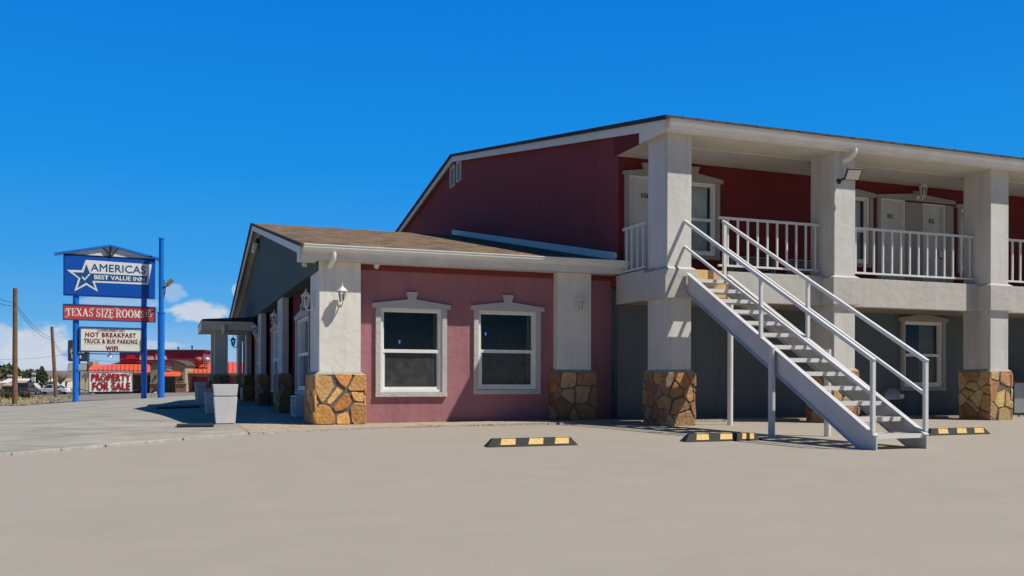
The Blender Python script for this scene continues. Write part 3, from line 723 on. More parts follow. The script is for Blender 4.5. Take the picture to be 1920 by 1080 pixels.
def door(x0, x1, zt, num, knob):
    T = TF(x0, UY, 2.80); w = x1 - x0; h = zt - 2.80
    d = MB(); d.tbox(T, .03, w - .03, -.10, -.055, .01, h - .03); dr = d.build('door', M['door'], GW)
    pn = MB()
    for (a0, a1) in ((.10, w / 2 - .03), (w / 2 + .03, w - .10)):
        for (z0, z1) in ((.15, .75), (.85, 1.35), (1.45, h - .14)): pn.tbox(T, a0, a1, -.0545, -.050, z0, z1)
    pn.build('raised_panel', M['door'], dr, bevel=.0015)
    f = MB(); f.tbox(T, 0, .03, -.12, .03, 0, h); f.tbox(T, w - .03, w, -.12, .03, 0, h); f.tbox(T, .03, w - .03, -.12, .03, h - .03, h); f.build('frame', M['vinyl'], dr)
    k = MB(); xk = (w - .10) if knob > 0 else .10; k.tube([T(xk, -.055, .92), T(xk, .0, .92)], .014, 8); k.tube([T(xk, -.005, .92), T(xk - .10 * knob, -.005, .92)], .012, 8); k.build('handle', M['galv'], dr)
    cx = w * .5 + .0; p = MB(); p.tbox(T, cx - .075, cx + .075, -.0495, -.044, h - .40, h - .31); p.build('number_plate', M['black'], dr)
    text('room_number', num, lambda a, c: T(cx - .055 + .11 * a, -.042, h - .39 + .07 * c), M['tag_white'], dr, .01)
    v = MB(); v.tube([T(cx, -.055, h - .47), T(cx, -.046, h - .47)], .009, 8); v.build('peephole', M['black'], dr)
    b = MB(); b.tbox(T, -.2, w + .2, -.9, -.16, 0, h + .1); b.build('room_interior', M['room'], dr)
    return dr
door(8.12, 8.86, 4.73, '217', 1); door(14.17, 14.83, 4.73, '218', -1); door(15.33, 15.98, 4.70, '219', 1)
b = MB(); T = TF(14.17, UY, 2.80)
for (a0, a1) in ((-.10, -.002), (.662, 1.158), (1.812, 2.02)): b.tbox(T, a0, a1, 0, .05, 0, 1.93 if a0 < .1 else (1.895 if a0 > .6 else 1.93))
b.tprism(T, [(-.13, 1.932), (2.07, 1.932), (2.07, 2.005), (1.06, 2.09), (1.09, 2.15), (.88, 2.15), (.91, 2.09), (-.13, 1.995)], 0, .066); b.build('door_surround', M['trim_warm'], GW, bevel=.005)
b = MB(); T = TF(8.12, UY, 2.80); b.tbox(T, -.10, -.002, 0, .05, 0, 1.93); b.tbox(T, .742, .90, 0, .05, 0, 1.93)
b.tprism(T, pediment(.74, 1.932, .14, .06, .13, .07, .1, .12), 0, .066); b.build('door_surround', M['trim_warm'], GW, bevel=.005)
# gable end
mz = lambda y: (5.27 + (7.5 - 5.27) * (y - 13.25) / (25.71 - 13.25)) if y < 25.71 else (7.5 - .1722 * (y - 25.71))
b = MB(); pl = [(15.301, 2.6), (38, 2.6), (38, mz(38) - .12), (25.71, 7.38), (15.301, mz(15.3) - .12)]
b.prism([(XW - .012, y, z) for y, z in pl], [(XW + .2, y, z) for y, z in pl]); b.build('gable_wall', M['maroon_lightened'], GW)
for (y0, y1, z0, z1) in ((25.86, 26.34, 6.62, 7.26), (25.22, 25.66, 6.66, 7.29)):
    v = MB(); T = TS(XW - .012, y0, z0); w, h = y1 - y0, z1 - z0
    v.tbox(T, 0, .05, 0, .03, 0, h); v.tbox(T, w - .05, w, 0, .03, 0, h); v.tbox(T, .05, w - .05, 0, .03, h - .09, h); v.tbox(T, .05, w - .05, 0, .03, 0, .03)
    vo = v.build('gable_vent', M['rake'], GW)
    s = MB()
    for k in range(11):
        z = .05 + k * (h - .16) / 10.5; s.hexa([T(.05, .004, z + .012), T(w - .05, .004, z + .012), T(w - .05, .03, z), T(.05, .03, z), T(.05, .004, z + .026), T(w - .05, .004, z + .026), T(w - .05, .03, z + .014), T(.05, .03, z + .014)])
    s.build('louvre', M['rake'], vo); p = MB(); p.tbox(T, .05, w - .05, .0005, .003, .03, h - .09); p.build('dark_opening', M['pit'], vo)
# main roof
rf = slab_slope(7.72, 30, 13.17, 5.262, 25.71, 7.50, .035).build('roof', M['shingle_grey'], GW)
slab_slope(7.72, 30, 38.3, mz(38.3), 25.712, 7.50, .035).build('roof_slope', M['shingle_grey'], rf)
b = MB()
for (ya, yb) in ((13.30, 25.71), (38.2, 25.714)):
    za, zb = mz(ya), mz(yb); b.prism([(7.735, ya, za - .036), (7.735, yb, zb - .036), (7.735, yb, zb - .22), (7.735, ya, za - .22)], [(7.765, ya, za - .036), (7.765, yb, zb - .036), (7.765, yb, zb - .22), (7.765, ya, za - .22)])
b.build('rake_board', M['rake'], GW)
b = MB()
for (ya, yb) in ((15.31, 25.71), (38.2, 25.714)):
    za, zb = mz(ya), mz(yb); b.prism([(7.767, ya, za - .13), (7.767, yb, zb - .13), (7.767, yb, zb - .15), (7.767, ya, za - .15)], [(7.884, ya, za - .13), (7.884, yb, zb - .13), (7.884, yb, zb - .15), (7.884, ya, za - .15)])
b.build('rake_soffit', M['tan'], GW)
b = MB()
for (ya, yb) in ((13.17, 25.71), (38.3, 25.714)):
    za, zb = mz(ya) + .003, mz(yb) + .003; b.prism([(7.68, ya, za), (7.68, yb, zb), (7.68, yb, zb - .07), (7.68, ya, za - .07)], [(7.718, ya, za), (7.718, yb, zb), (7.718, yb, zb - .07), (7.718, ya, za - .07)])
b.build('shingle_edge', M['black_edge'], GW)
g = kgutter(7.80, 30, 13.20, 5.075, 5.262, None).build('gutter', M['gutter'], GW)
b = MB(); b.tube([(11.70, 13.27, 5.09), (11.70, 13.27, 5.03), (11.69, 13.30, 4.97), (11.655, 13.38, 4.915), (11.60, 13.46, 4.89)], .052, 12); b.build('downspout', M['gutter'], g)
b = MB(); b.box(7.80, 30, 13.318, 13.345, 5.03, 5.2); b.build('fascia_board', M['fascia'], GW)
b = MB(); b.box(7.80, 30, 13.346, 14.20, 5.075, 5.095); b.build('soffit', M['soffit'], GW)
b = MB(); b.box(7.86, 30, 14.205, 15.297, 5.068, 5.09); b.build('walkway_ceiling', M['soffit_grey'], GW)
b = MB(); b.box(7.86, 30, 14.195, 14.225, 5.05, 5.068); b.build('ceiling_batten', M['soffit'], GW)
b = MB()
pl = [(13.346, 5.075), (15.299, 5.075), (15.299, mz(15.3) - .16), (13.346, mz(13.35) - .04)]
b.prism([(7.80, y, z) for y, z in pl], [(7.858, y, z) for y, z in pl]); b.build('eave_return', M['maroon'], GW)
b = MB(); pl = [(13.30, 5.04), (14.25, 5.04), (14.25, 5.36), (13.30, 5.24)]
b.prism([(7.77, y, z) for y, z in pl], [(7.799, y, z) for y, z in pl]); b.build('eave_end_board', M['rake'], GW)
# walkway slab, band and piers
b = MB(); b.box(7.9, 30, 13.95, 15.299, 2.26, 2.79); b.build('walkway_slab', M['floor_under'], GW)
b = MB(); b.box(9.33, 30, 13.80, 13.949, 2.235, 2.785); b.build('balcony_band', M['grey_stucco'], GW, bevel=.012)
b = MB(); b.box(7.86, 7.899, 14.24, 15.295, 2.25, 2.795); b.build('balcony_side_band', M['grey_stucco'], GW, bevel=.008)
b = MB(); b.box(8.482, 9.328, 13.82, 13.949, 2.30, 2.79); b.build('landing_riser', M['ply'], GW)
PX = (7.925, 11.47, 15.345, 19.2, 23.05, 26.9)
for k, x in enumerate(PX):
    zt = .99 if k == 0 else 1.045
    p = pier(GW, (x - .055, x + .545), (13.475, 14.265), .0, zt, .06, [(zt - .03, 2.245), (2.77, 5.085)], 'pier_stucco', .26 if k == 0 else .30, 'brown' if k == 0 else 'yellow', 41 + k, 'FLRM')
    c = MB(); c.hexa([(x - .07, 13.465, 2.235), (x + .56, 13.465, 2.235), (x + .56, 14.27, 2.235), (x - .07, 14.27, 2.235), (x - .07, 13.465, 2.735), (x + .56, 13.465, 2.735), (x + .56, 14.27, 2.735), (x - .07, 14.27, 2.735)])
    c.hexa([(x - .068, 13.467, 2.737), (x + .558, 13.467, 2.737), (x + .558, 14.268, 2.737), (x - .068, 14.268, 2.737), (x - .01, 13.53, 2.78), (x + .50, 13.53, 2.78), (x + .50, 14.2, 2.78), (x - .01, 14.2, 2.78)])
    c.build('collar', M['grey_stucco'], p, bevel=.01)

b = MB(); b.box(XW, XW + .15, UY + .165, 16.2, .02, 2.58); b.build('lower_end_wall', M['teal_dark'], GW)

# ------------------------------------------------------------------ balcony railings
def railing(P, Q, zb, zt, label, n, post=None, tails=(0, 0)):
    c = (Vector(P) + Vector(Q)) / 2; o = thing('balcony_railing', label, 'railing', (c.x, c.y, zb), 0, 'white balcony railings of the guest wing')
    d = (Vector(Q) - Vector(P)); A, B = Vector((*P, 0)), Vector((*Q, 0)); dn = (B - A).normalized()
    Z = lambda v, z: Vector((v.x, v.y, z))
    b = MB(); b.bar(Z(A - dn * tails[0], zt - .022), Z(B, zt - .022), .055, .044); b.build('top_rail', M['steel'], o, bevel=.004)
    b = MB(); b.bar(Z(A - dn * tails[1], zb + .02), Z(B, zb + .02), .05, .036); b.build('bottom_rail', M['steel'], o, bevel=.004)
    for k in range(n):
        p = A.lerp(B, (k + .6) / n); b = MB(); b.box(p.x - .016, p.x + .016, p.y - .016, p.y + .016, zb + .038, zt - .044); b.build('baluster', M['steel'], o)
    return o
railing((9.30, 13.95), (11.46, 13.95), 2.885, 3.79, 'white railing between the stair head and the first pier to its right', 10, tails=(.06, .07))
railing((11.97, 13.95), (15.33, 13.95), 2.885, 3.79, 'white railing in front of the two white motel doors', 15)
railing((15.85, 13.95), (19.18, 13.95), 2.885, 3.79, 'white railing cut by the right edge of the photo', 15)
railing((7.92, 15.12), (7.92, 14.27), 2.83, 3.665, 'short white railing closing the balcony end next to door 217', 4)

# ------------------------------------------------------------------ staircase
ST = thing('staircase', 'white steel open riser staircase rising from the lot to the balcony', 'staircase', (8.7, 11, 0))
zs = lambda y: .14 + .5675 * (y - 9.0)
for xs, nm in ((8.29, 'stringer'), (9.11, 'stringer')):
    y1 = 13.44
    pl = [(8.99, -.055), (9.27, -.055), (y1, zs(y1) - .33), (y1, zs(y1)), (8.99, zs(8.99))]
    b = MB(); b.prism([(xs - .012, y, z) for y, z in pl], [(xs + .012, y, z) for y, z in pl])
    # channel flanges
    for dz, in ((-.006,), ):
        b.prism([(xs - .05, 8.985, zs(8.985) + .002), (xs - .05, y1, zs(y1) + .002), (xs - .05, y1, zs(y1) + .014), (xs - .05, 8.985, zs(8.985) + .014)], [(xs + .03, 8.985, zs(8.985) + .002), (xs + .03, y1, zs(y1) + .002), (xs + .03, y1, zs(y1) + .014), (xs + .03, 8.985, zs(8.985) + .014)])
        b.prism([(xs - .05, 9.28, -.055), (xs - .05, y1, zs(y1) - .342), (xs - .05, y1, zs(y1) - .33), (xs - .05, 9.28, -.043)], [(xs + .03, 9.28, -.055), (xs + .03, y1, zs(y1) - .342), (xs + .03, y1, zs(y1) - .33), (xs + .03, 9.28, -.043)])
    b.build(nm, M['stringer'], ST)
for i in range(13):
    z = .15 + .2 * i; y = 9.02 + .3524 * i; b = MB(); dep = .285 if i < 12 else .54
    b.box(8.325, 9.095, y, y + .012, z - .055, z + .004); b.box(8.325, 9.095, y + .0125, y + dep, z - .03, z - .012); b.box(8.325, 9.095, y + dep + .0005, y + dep + .012, z - .055, z + .004)
    t = b.build('tread', M['steel'], ST); b = MB(); b.box(8.327, 9.093, y + .013, y + dep - .001, z - .0115, z + .001); b.build('tread_fill', M['tread_top'], t)
zr = lambda y: 1.09 + .5525 * (y - 9.03)
for xs in (8.27, 9.13):
    y0 = 9.03; y1 = 13.53 if xs < 9 else 13.66
    b = MB(); b.bar((xs, y0 - .02, zr(y0 - .02)), (xs, y1, zr(y1)), .05, .05); b.build('handrail', M['steel'], ST, bevel=.005)
    b = MB(); b.bar((xs, y0, zr(y0) - .44), (xs, 13.53, zr(13.53) - .44), .042, .042); b.build('mid_rail', M['steel'], ST, bevel=.004)
    for yp in (9.04, 11.36):
        b = MB(); b.bar((xs, yp, zs(yp) + .01), (xs, yp, zr(yp) - .02), .05, .05); b.build('rail_post', M['steel'], ST, bevel=.004)
    if xs > 9:
        b = MB(); b.bar((xs + .05, 13.68, 2.62), (xs + .05, 13.68, zr(13.66) - .01), .055, .055); b.build('rail_post', M['steel'], ST, bevel=.004)
for (x, y, zt, zb) in ((8.215, 11.02, zs(11.02) + .02, -.02), (9.19, 10.98, zs(10.98) + .03, -.02), (9.20, 13.52, 2.24, .02)):
    b = MB(); b.tube([(x, y, zb - .02), (x, y, zt)], .05, 16); b.build('support_post', M['stringer'] if x < 9 else M['steel'], ST)

# ------------------------------------------------------------------ fittings on the buildings
def lantern(mat, label, loc, face, group='white wall lanterns', s=1.0):
    """coach lantern on a wall bracket; face F looks at the lot, S looks at the drive"""
    o = thing('wall_lantern', label, 'lamp', loc, 0, group)
    dr = Vector((0, -1, 0)) if face == 'F' else Vector((-1, 0, 0))
    c = Vector(loc) + dr * .15 * s; z0 = c.z
    b = MB(); q = Vector(loc); b.tube([q, q + dr * .02 * s], [.055 * s, .05 * s], 14); b.build('back_plate', mat, o)
    b = MB(); b.tube([q + dr * .01, q + dr * .06 * s + Vector((0, 0, -.05 * s)), q + dr * .12 * s + Vector((0, 0, -.06 * s)), c + Vector((0, 0, -.01 * s))], .013 * s, 8); b.build('arm', mat, o)
    b = MB(); b.lathe(c, [(.004 * s, -.055 * s), (.016 * s, -.03 * s), (.01 * s, -.01 * s), (.055 * s, .0), (.058 * s, .012 * s), (.05 * s, .018 * s), (0, .018 * s)], 6, smooth=False); b.build('base', mat, o)
    b = MB()
    for k in range(6):
        t = k * math.pi / 3; e = Vector((math.cos(t), math.sin(t), 0)); b.tube([c + e * .048 * s + Vector((0, 0, .015 * s)), c + e * .078 * s + Vector((0, 0, .20 * s))], .007 * s, 5)
    b.build('cage', mat, o)
    b = MB(); b.lathe(c, [(.042 * s, .02 * s), (.070 * s, .198 * s)], 6, smooth=False); b.build('glass', M['glass_clear'], o, normals=False)
    b = MB(); b.lathe(c, [(.012 * s, .02 * s), (.016 * s, .08 * s), (.024 * s, .11 * s), (.018 * s, .145 * s), (0, .155 * s)], 10); b.build('bulb', M['vinyl'], o)
    b = MB(); b.lathe(c, [(.0, .198 * s), (.094 * s, .198 * s), (.096 * s, .208 * s), (.05 * s, .258 * s), (.022 * s, .285 * s), (.008 * s, .30 * s), (.012 * s, .32 * s), (.005 * s, .335 * s), (.002 * s, .37 * s)], 6, smooth=False); b.build('cap', mat, o)
    return o
wl = M['vinyl']
lantern(wl, 'white lantern on the sunlit front of the corner pier, casting a shadow', (2.66, 15.345, 2.12), 'F', s=.92)
lantern(wl, 'white lantern on the shaded front pier right of the two lobby windows', (7.08, 15.345, 2.10), 'F')
lantern(wl, 'white lantern above the gap between the two balcony doors', (15.16, 15.235, 4.80), 'F')
for (y, l) in ((15.95, 'white lantern on the drive side of the corner pier, nearest of its row'), (21.3, 'white lantern on the second pier along the shaded drive wall'), (26.6, 'white lantern where the entrance canopy meets the drive wall'), (31.8, 'white lantern under the entrance canopy, hard to see in the shade')):
    lantern(wl, l, (2.293 if y > 16.5 else 2.293, y, 2.08), 'S', s=.92)
lantern(M['black'], 'black lantern on the farthest pier, seen against the sky', (2.293, 35.9, 2.05), 'S', 'black wall lantern', s=1.1)

def camera_dome(loc, face, label):
    o = thing('security_camera', label, 'camera', loc); d = Vector((0, -1, 0)) if face == 'F' else Vector((-1, 0, 0)); q = Vector(loc)
    b = MB(); b.tube([q, q + d * .02], .055, 16); b.build('mount', M['vinyl'], o)
    b = MB(); ds = [(0, .052), (.03, .052), (.05, .042), (.062, .024), (.066, .004)]
    b.tube([q + d * (.02 + a) for a, _ in ds], [r for _, r in ds], 16); b.build('dome', M['vinyl'], o)
    e = q + d * .066 + Vector((.02, 0, -.02)); b = MB(); b.tube([e, e + d * .012], .02, 12); b.build('lens', M['black'], o)
camera_dome((3.31, 15.53, 2.80), 'F', 'white dome camera on the pink wall under the eave')
camera_dome((2.249, 16.55, 2.90), 'S', 'white dome camera on the teal gable near the corner')
o = thing('security_light', 'white twin security lamp high under the teal gable peak', 'lamp', (2.249, 26.3, 4.55))
b = MB(); b.box(2.16, 2.248, 26.15, 26.45, 4.62, 4.86); b.build('housing', M['black'], o, bevel=.01)
b = MB(); b.hexa([(2.05, 26.12, 4.40), (2.12, 26.12, 4.36), (2.12, 26.48, 4.36), (2.05, 26.48, 4.40), (2.09, 26.12, 4.62), (2.2, 26.12, 4.60), (2.2, 26.48, 4.60), (2.09, 26.48, 4.62)]); b.build('shade', M['vinyl'], o, bevel=.01)

def floodlight(loc, label, mount_to, nrm, right, w=.28, h=.22):
    o = thing('floodlight', label, 'floodlight', loc); c = Vector(loc); n = Vector(nrm).normalized(); r = (Vector(right) - n * Vector(right).dot(n)).normalized(); u = n.cross(r)
    def P(a, d, e): return c + r * a + u * e + n * d
    b = MB(); b.hexa([P(-w / 2, -.045, -h / 2), P(w / 2, -.045, -h / 2), P(w / 2, -.045, h / 2), P(-w / 2, -.045, h / 2), P(-w / 2, 0, -h / 2), P(w / 2, 0, -h / 2), P(w / 2, 0, h / 2), P(-w / 2, 0, h / 2)]); b.build('housing', M['black'], o)
    b = MB(); k = .018; b.hexa([P(-w / 2 + k, .001, -h / 2 + k), P(w / 2 - k, .001, -h / 2 + k), P(w / 2 - k, .001, h / 2 - k), P(-w / 2 + k, .001, h / 2 - k), P(-w / 2 + k, .008, -h / 2 + k), P(w / 2 - k, .008, -h / 2 + k), P(w / 2 - k, .008, h / 2 - k), P(-w / 2 + k, .008, h / 2 - k)]); b.build('lens', M['lens'], o)
    b = MB(); b.tube([mount_to, c - n * .04], .022, 8); b.tube([Vector(mount_to) + (c - Vector(mount_to)) * .1, mount_to], .05, 12); b.build('bracket', M['black'], o)
    return o
floodlight((11.66, 13.25, 4.60), 'black framed floodlight bolted high on the pier above the stair rail', (11.56, 13.54, 4.52), (-.30, -.62, -.72), (1, -.25, .12), .27, .24)

for (x, z, l) in ((3.93, 1.52, 'small lit blue screen inside the left lobby window'), (5.62, 1.70, 'small lit blue screen inside the right lobby window')):
    o = thing('monitor', l, 'screen', (x, 16.4, z)); b = MB(); b.box(x - .05, x + .05, 16.4, 16.43, z - .05, z + .06); b.build('casing', M['black'], o); b = MB(); b.box(x - .014, x + .014, 16.392, 16.398, z - .03, z + .03); b.build('display', M['blue_glow'], o)
b = MB(); rg = random.Random(3)
for i in range(520):
    sx_ = rg.random() ** 1.3; p = Vector(walk(sx_ * .8, 0)); p += Vector((rg.uniform(-.2, .2), -abs(rg.gauss(0, .10)) - .02, 0)); q = rg.uniform(.003, .011); z = gz(p.x, p.y) + .003
    b.add([(p.x - q, p.y, z), (p.x, p.y - q, z), (p.x + q, p.y, z), (p.x, p.y + q, z), (p.x + q * .2, p.y, z + q)], [(0, 1, 4), (1, 2, 4), (2, 3, 4), (3, 0, 4)])
tag(b.build('gravel', M['aggregate'], None), 'loose grit scattered along the edge of the front walk', 'gravel', kind='stuff')

# wall air conditioners
def wall_ac(T, loc, w, h, d, label, mat, grp):
    o = thing('air_conditioner', label, 'air conditioner', loc, 0, grp)
    b = MB(); b.tbox(T, 0, w, 0.001, d - .02, 0, .03); b.tbox(T, 0, w, .001, d - .02, h - .03, h); b.tbox(T, 0, .03, .001, d - .02, .03, h - .03); b.tbox(T, w - .03, w, .001, d - .02, .03, h - .03); b.build('cabinet', mat, o)
    b = MB(); n = max(6, int(h / .042))
    for k in range(n):
        z = .035 + k * (h - .07) / n; b.tbox(T, .032, w - .032, d - .035, d - .005, z, z + .016)
    b.tbox(T, 0, .035, d - .018, d, 0, h); b.tbox(T, w - .035, w, d - .018, d, 0, h); b.build('louvre_grille', mat, o)
    b = MB(); b.tbox(T, .03, w - .03, .002, d - .05, .03, h - .03); b.build('dark_core', M['pit'], o)
    return o
wall_ac(TS(2.52, 18.38, .055), (2.42, 18.8, .055), .85, .42, .23, 'louvred white air conditioner below the drive window by the corner pier', M['vinyl'], 'wall air conditioners')
wall_ac(TS(2.52, 33.4, .055), (2.42, 33.7, .055), .8, .42, .23, 'louvred white air conditioner far down the shaded drive wall', M['vinyl'], 'wall air conditioners')
wall_ac(TF(10.36, UY, 2.88), (10.9, 15.2, 2.88), 1.06, .42, .10, 'dark grilled air conditioner behind the balcony railing, beside the window', M['trim_warm'], 'wall air conditioners')
wall_ac(TF(11.75, UY, 2.88), (12.2, 15.2, 2.88), .98, .42, .10, 'dark grilled air conditioner half hidden by the pier with the floodlight', M['trim_warm'], 'wall air conditioners')
# vent hood low on the teal wall
o = thing('vent_hood', 'grey half dome vent hood low on the dark wall left of the ground window', 'vent', (14.43, 15.29, .42))
b = MB(); vs = []; fs = []; n = 14; mrow = 7
for j in range(mrow + 1):
    for i in range(n + 1):
        t = math.pi * i / n; f = j / mrow * math.pi / 2; vs.append((14.43 + .26 * math.cos(t) * math.cos(f), 15.288 - .24 * math.sin(f) ** .8, .42 + .28 * math.sin(t) * math.cos(f)))
for j in range(mrow):
    for i in range(n): k = j * (n + 1) + i; fs.append((k, k + 1, k + n + 2, k + n + 1))
b.add(vs, fs, True); b.build('hood', M['galv'], o)
b = MB(); b.box(14.50, 14.62, 15.06, 15.075, .44, .53); b.build('label_plate', M['tag_white'], o)
# tag on door 219
o = thing('door_hanger', 'white card hanging from the handle of the right hand balcony door', 'door tag', (15.90, 15.33, 3.62))
b = MB(); b.hexa([(15.87, 15.315, 3.52), (15.96, 15.315, 3.50), (15.965, 15.322, 3.50), (15.875, 15.322, 3.52), (15.84, 15.318, 3.72), (15.93, 15.318, 3.70), (15.935, 15.325, 3.70), (15.845, 15.325, 3.72)]); b.build('card', M['tag_white'], o)
b = MB(); b.hexa([(15.872, 15.311, 3.52), (15.962, 15.311, 3.50), (15.962, 15.3145, 3.50), (15.872, 15.3145, 3.52), (15.866, 15.312, 3.56), (15.955, 15.312, 3.54), (15.955, 15.3155, 3.54), (15.866, 15.3155, 3.56)]); b.build('red_stripe', M['hat_red'], o)
# cabinet at the right edge
o = thing('utility_cabinet', 'dark grey cabinet against the wall right of the last stone pier', 'cabinet', (17.6, 14.95, .07))
b = MB(); b.box(17.05, 18.1, 14.6, 15.28, .075, .84); b.build('body', M['r_brown'], o, bevel=.015); b = MB(); b.box(17.25, 17.75, 14.585, 14.599, .12, .78); b.build('door_panel', M['galv'], o, bevel=.004)
b = MB(); b.box(17.02, 18.13, 14.57, 15.28, .842, .87); b.build('top', M['black'], o, bevel=.006)
o = thing('bottle', 'small white bottle on top of the dark grey cabinet', 'bottle', (17.25, 14.75, .87))
b = MB(); b.lathe((17.25, 14.75, .872), [(0, 0), (.05, 0), (.052, .02), (.052, .11), (.03, .15), (.018, .16)], 12); b.build('body', M['tag_white'], o)
b = MB(); b.lathe((17.25, 14.75, 1.032), [(.02, 0), (.02, .03), (0, .031)], 10); b.build('lid', M['black'], o)

# ------------------------------------------------------------------ wheel stops, planters, black strips
def wheel_stop(x, y, label):
    z = gz(x, y) + .004; o = thing('wheel_stop', label, 'wheel stop', (x, y, z), 0, 'black and yellow rubber wheel stops')
    L2, d, h = .625, .085, .105; b = MB()
    b.hexa([(x - L2, y - d, z), (x + L2, y - d, z), (x + L2, y + d, z), (x - L2, y + d, z), (x - L2 + .09, y - .035, z + h), (x + L2 - .09, y - .035, z + h), (x + L2 - .09, y + .035, z + h), (x - L2 + .09, y + .035, z + h)])
    b.build('rubber_block', M['black_rubber'], o, bevel=.008)
    nv = Vector((0, -h, .05)).normalized() * .003
    for cx in (-.34, .04, .40):
        def P(a, k): return Vector((x + a, y - d + .05 * k, z + h * k)) + nv
        b = MB(); v = [P(cx - .11, .22), P(cx + .09, .22), P(cx + .11, .93), P(cx - .08, .93)]; b.prism(v, [p + nv for p in v]); b.build('reflector', M['yellow'], o)
        b = MB(); y0 = y - .033; b.hexa([(x + cx - .08, y0, z + h + .001), (x + cx + .11, y0, z + h + .001), (x + cx + .12, y + .03, z + h + .001), (x + cx - .07, y + .03, z + h + .001), (x + cx - .08, y0, z + h + .004), (x + cx + .11, y0, z + h + .004), (x + cx + .12, y + .03, z + h + .004), (x + cx - .07, y + .03, z + h + .004)]); b.build('reflector', M['yellow'], o)
    return o
w0 = wheel_stop(4.29, 10.70, 'black and yellow wheel stop in front of the right lobby window')
for x, y, l in ((7.15, 10.72, 'black and yellow wheel stop in front of the stair support post'), (11.5, 10.76, 'black and yellow wheel stop right of the stair foot')):
    c = copy_tree(w0); c.location = (x, y, gz(x, y) + .004); c['label'] = l
def planter(x, y, h, wt, wb, label, rim=.3):
    z = gz(x, y) + .05 if x > 1.0 else gz(x, y) + .046
    o = thing('planter', label, 'planter', (x, y, z), 0, 'square tapered planters along the drive'); zr_ = h * (1 - rim)
    sq = lambda w, zz: [(x - w, y - w, z + zz), (x + w, y - w, z + zz), (x + w, y + w, z + zz), (x - w, y + w, z + zz)]
    b = MB(); wm = wb + (wt - wb) * .45; b.hexa(sq(wb / 2, 0) + sq(wm / 2 + .012, zr_ - .018)); b.hexa(sq(wm / 2 - .02, zr_ - .0175) + sq(wm / 2 - .02, zr_ + .0015)); b.build('body', M['planter'], o, bevel=.008)
    b = MB(); b.hexa(sq(wt / 2 - .02, zr_ + .002) + sq(wt / 2, h - .004)); b.build('rim', M['planter'], o, bevel=.01)
    b = MB(); b.hexa(sq(wt / 2 - .035, h - .003) + sq(wt / 2 - .035, h - .0005)); b.build('soil', M['soil'], o)
    return o
planter(.82, 15.97, .66, .40, .31, 'tall white planter in full sun at the corner of the walk')
planter(.80, 20.35, .46, .36, .29, 'short grey planter right behind the sunlit one')
planter(.85, 28.2, .50, .44, .34, 'short grey planter third in the shaded row')
planter(.80, 30.3, .68, .36, .28, 'tall grey planter farthest along the shaded drive edge')
def drive_strip(pts, label):
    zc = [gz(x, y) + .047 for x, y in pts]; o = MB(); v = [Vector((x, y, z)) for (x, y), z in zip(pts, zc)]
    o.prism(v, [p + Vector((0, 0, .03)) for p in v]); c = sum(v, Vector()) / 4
    t = thing('black_strip', label, 'mat', tuple(c), 0, 'flat black strips on the drive'); o.build('strip', M['black_rubber'], t)  # thin black slab laid flat on the drive surface
drive_strip([(.05, 14.93), (.60, 14.90), (.60, 15.28), (.05, 15.32)], 'short black strip on the drive in the sun left of the white planter')
drive_strip([(-.42, 25.6), (.66, 25.4), (.66, 27.6), (-.42, 27.9)], 'long black strip on the drive lying in the building shadow')

# ------------------------------------------------------------------ motel sign
SG = thing('motel_sign', 'tall motel sign on two blue poles with gabled blue panel, red board and white board', 'sign', (-5.17, 50.02, -.40), rad(7.1))
SZ = .40                                                              # local z = world z + .40
def PS(s, d, z): return (s, -d, z + SZ)                               # s along, d towards the viewer, z world height
def sbox(b, s0, s1, d0, d1, z0, z1): b.hexa([PS(s0, d0, z0), PS(s1, d0, z0), PS(s1, d1, z0), PS(s0, d1, z0), PS(s0, d0, z1), PS(s1, d0, z1), PS(s1, d1, z1), PS(s0, d1, z1)])
def lbuild(b, name, mat, parent, bevel=0):
    me_o = b.build(name, mat, None, bevel=bevel); me_o.parent = parent; return me_o
for s in (.58, 3.78):
    b = MB(); b.tube([PS(s, -.2, -.9), PS(s, -.2, 5.2)], .145, 20); lbuild(b, 'pole', M['pole_blue'], SG)
b = MB(); sbox(b, 0, 4.3, -.35, 0, 4.93, 6.98); cab = lbuild(b, 'sign_cabinet', M['sign_blue'], SG, .05)
b = MB(); sbox(b, .05, 4.25, 0.001, .012, 4.99, 6.93); lbuild(b, 'sign_face', M['sign_blue'], cab, .004)
def flat(poly, d0, d1, z0): return [PS(s, d0, z + z0) for s, z in poly], [PS(s, d1, z + z0) for s, z in poly]
outer = [(0.153, 1.272), (0.837, 1.294), (1.011, 1.828), (4.13, 1.786), (3.956, 0.72), (1.425, 0.706), (1.574, 0.245), (1.044, 0.563), (0.505, 0.222), (0.684, 0.874)]
inner = [(0.423, 1.174), (0.911, 1.183), (1.036, 1.623), (1.21, 1.165), (3.911, 1.163), (3.861, 0.822), (1.313, 0.791), (1.45, 0.402), (1.036, 0.681), (0.63, 0.376), (0.775, 0.879)]
b = MB(); b.prism(*flat(outer, .0125, .018, 4.93)); lbuild(b, 'star_emblem', M['sign_white'], cab)
b = MB(); b.prism(*flat(inner, .0185, .022, 4.93)); lbuild(b, 'star_inset', M['logo_blue'], cab)
b = MB()
b.prism(*flat([(.82, .95), (.875, .985), (.965, .87), (.955, .775)], .0225, .026, 4.93)); b.prism(*flat([(.955, .776), (.966, .871), (1.17, 1.14), (1.235, 1.115)], .0225, .026, 4.93)); lbuild(b, 'check_mark', M['sign_white'], cab)
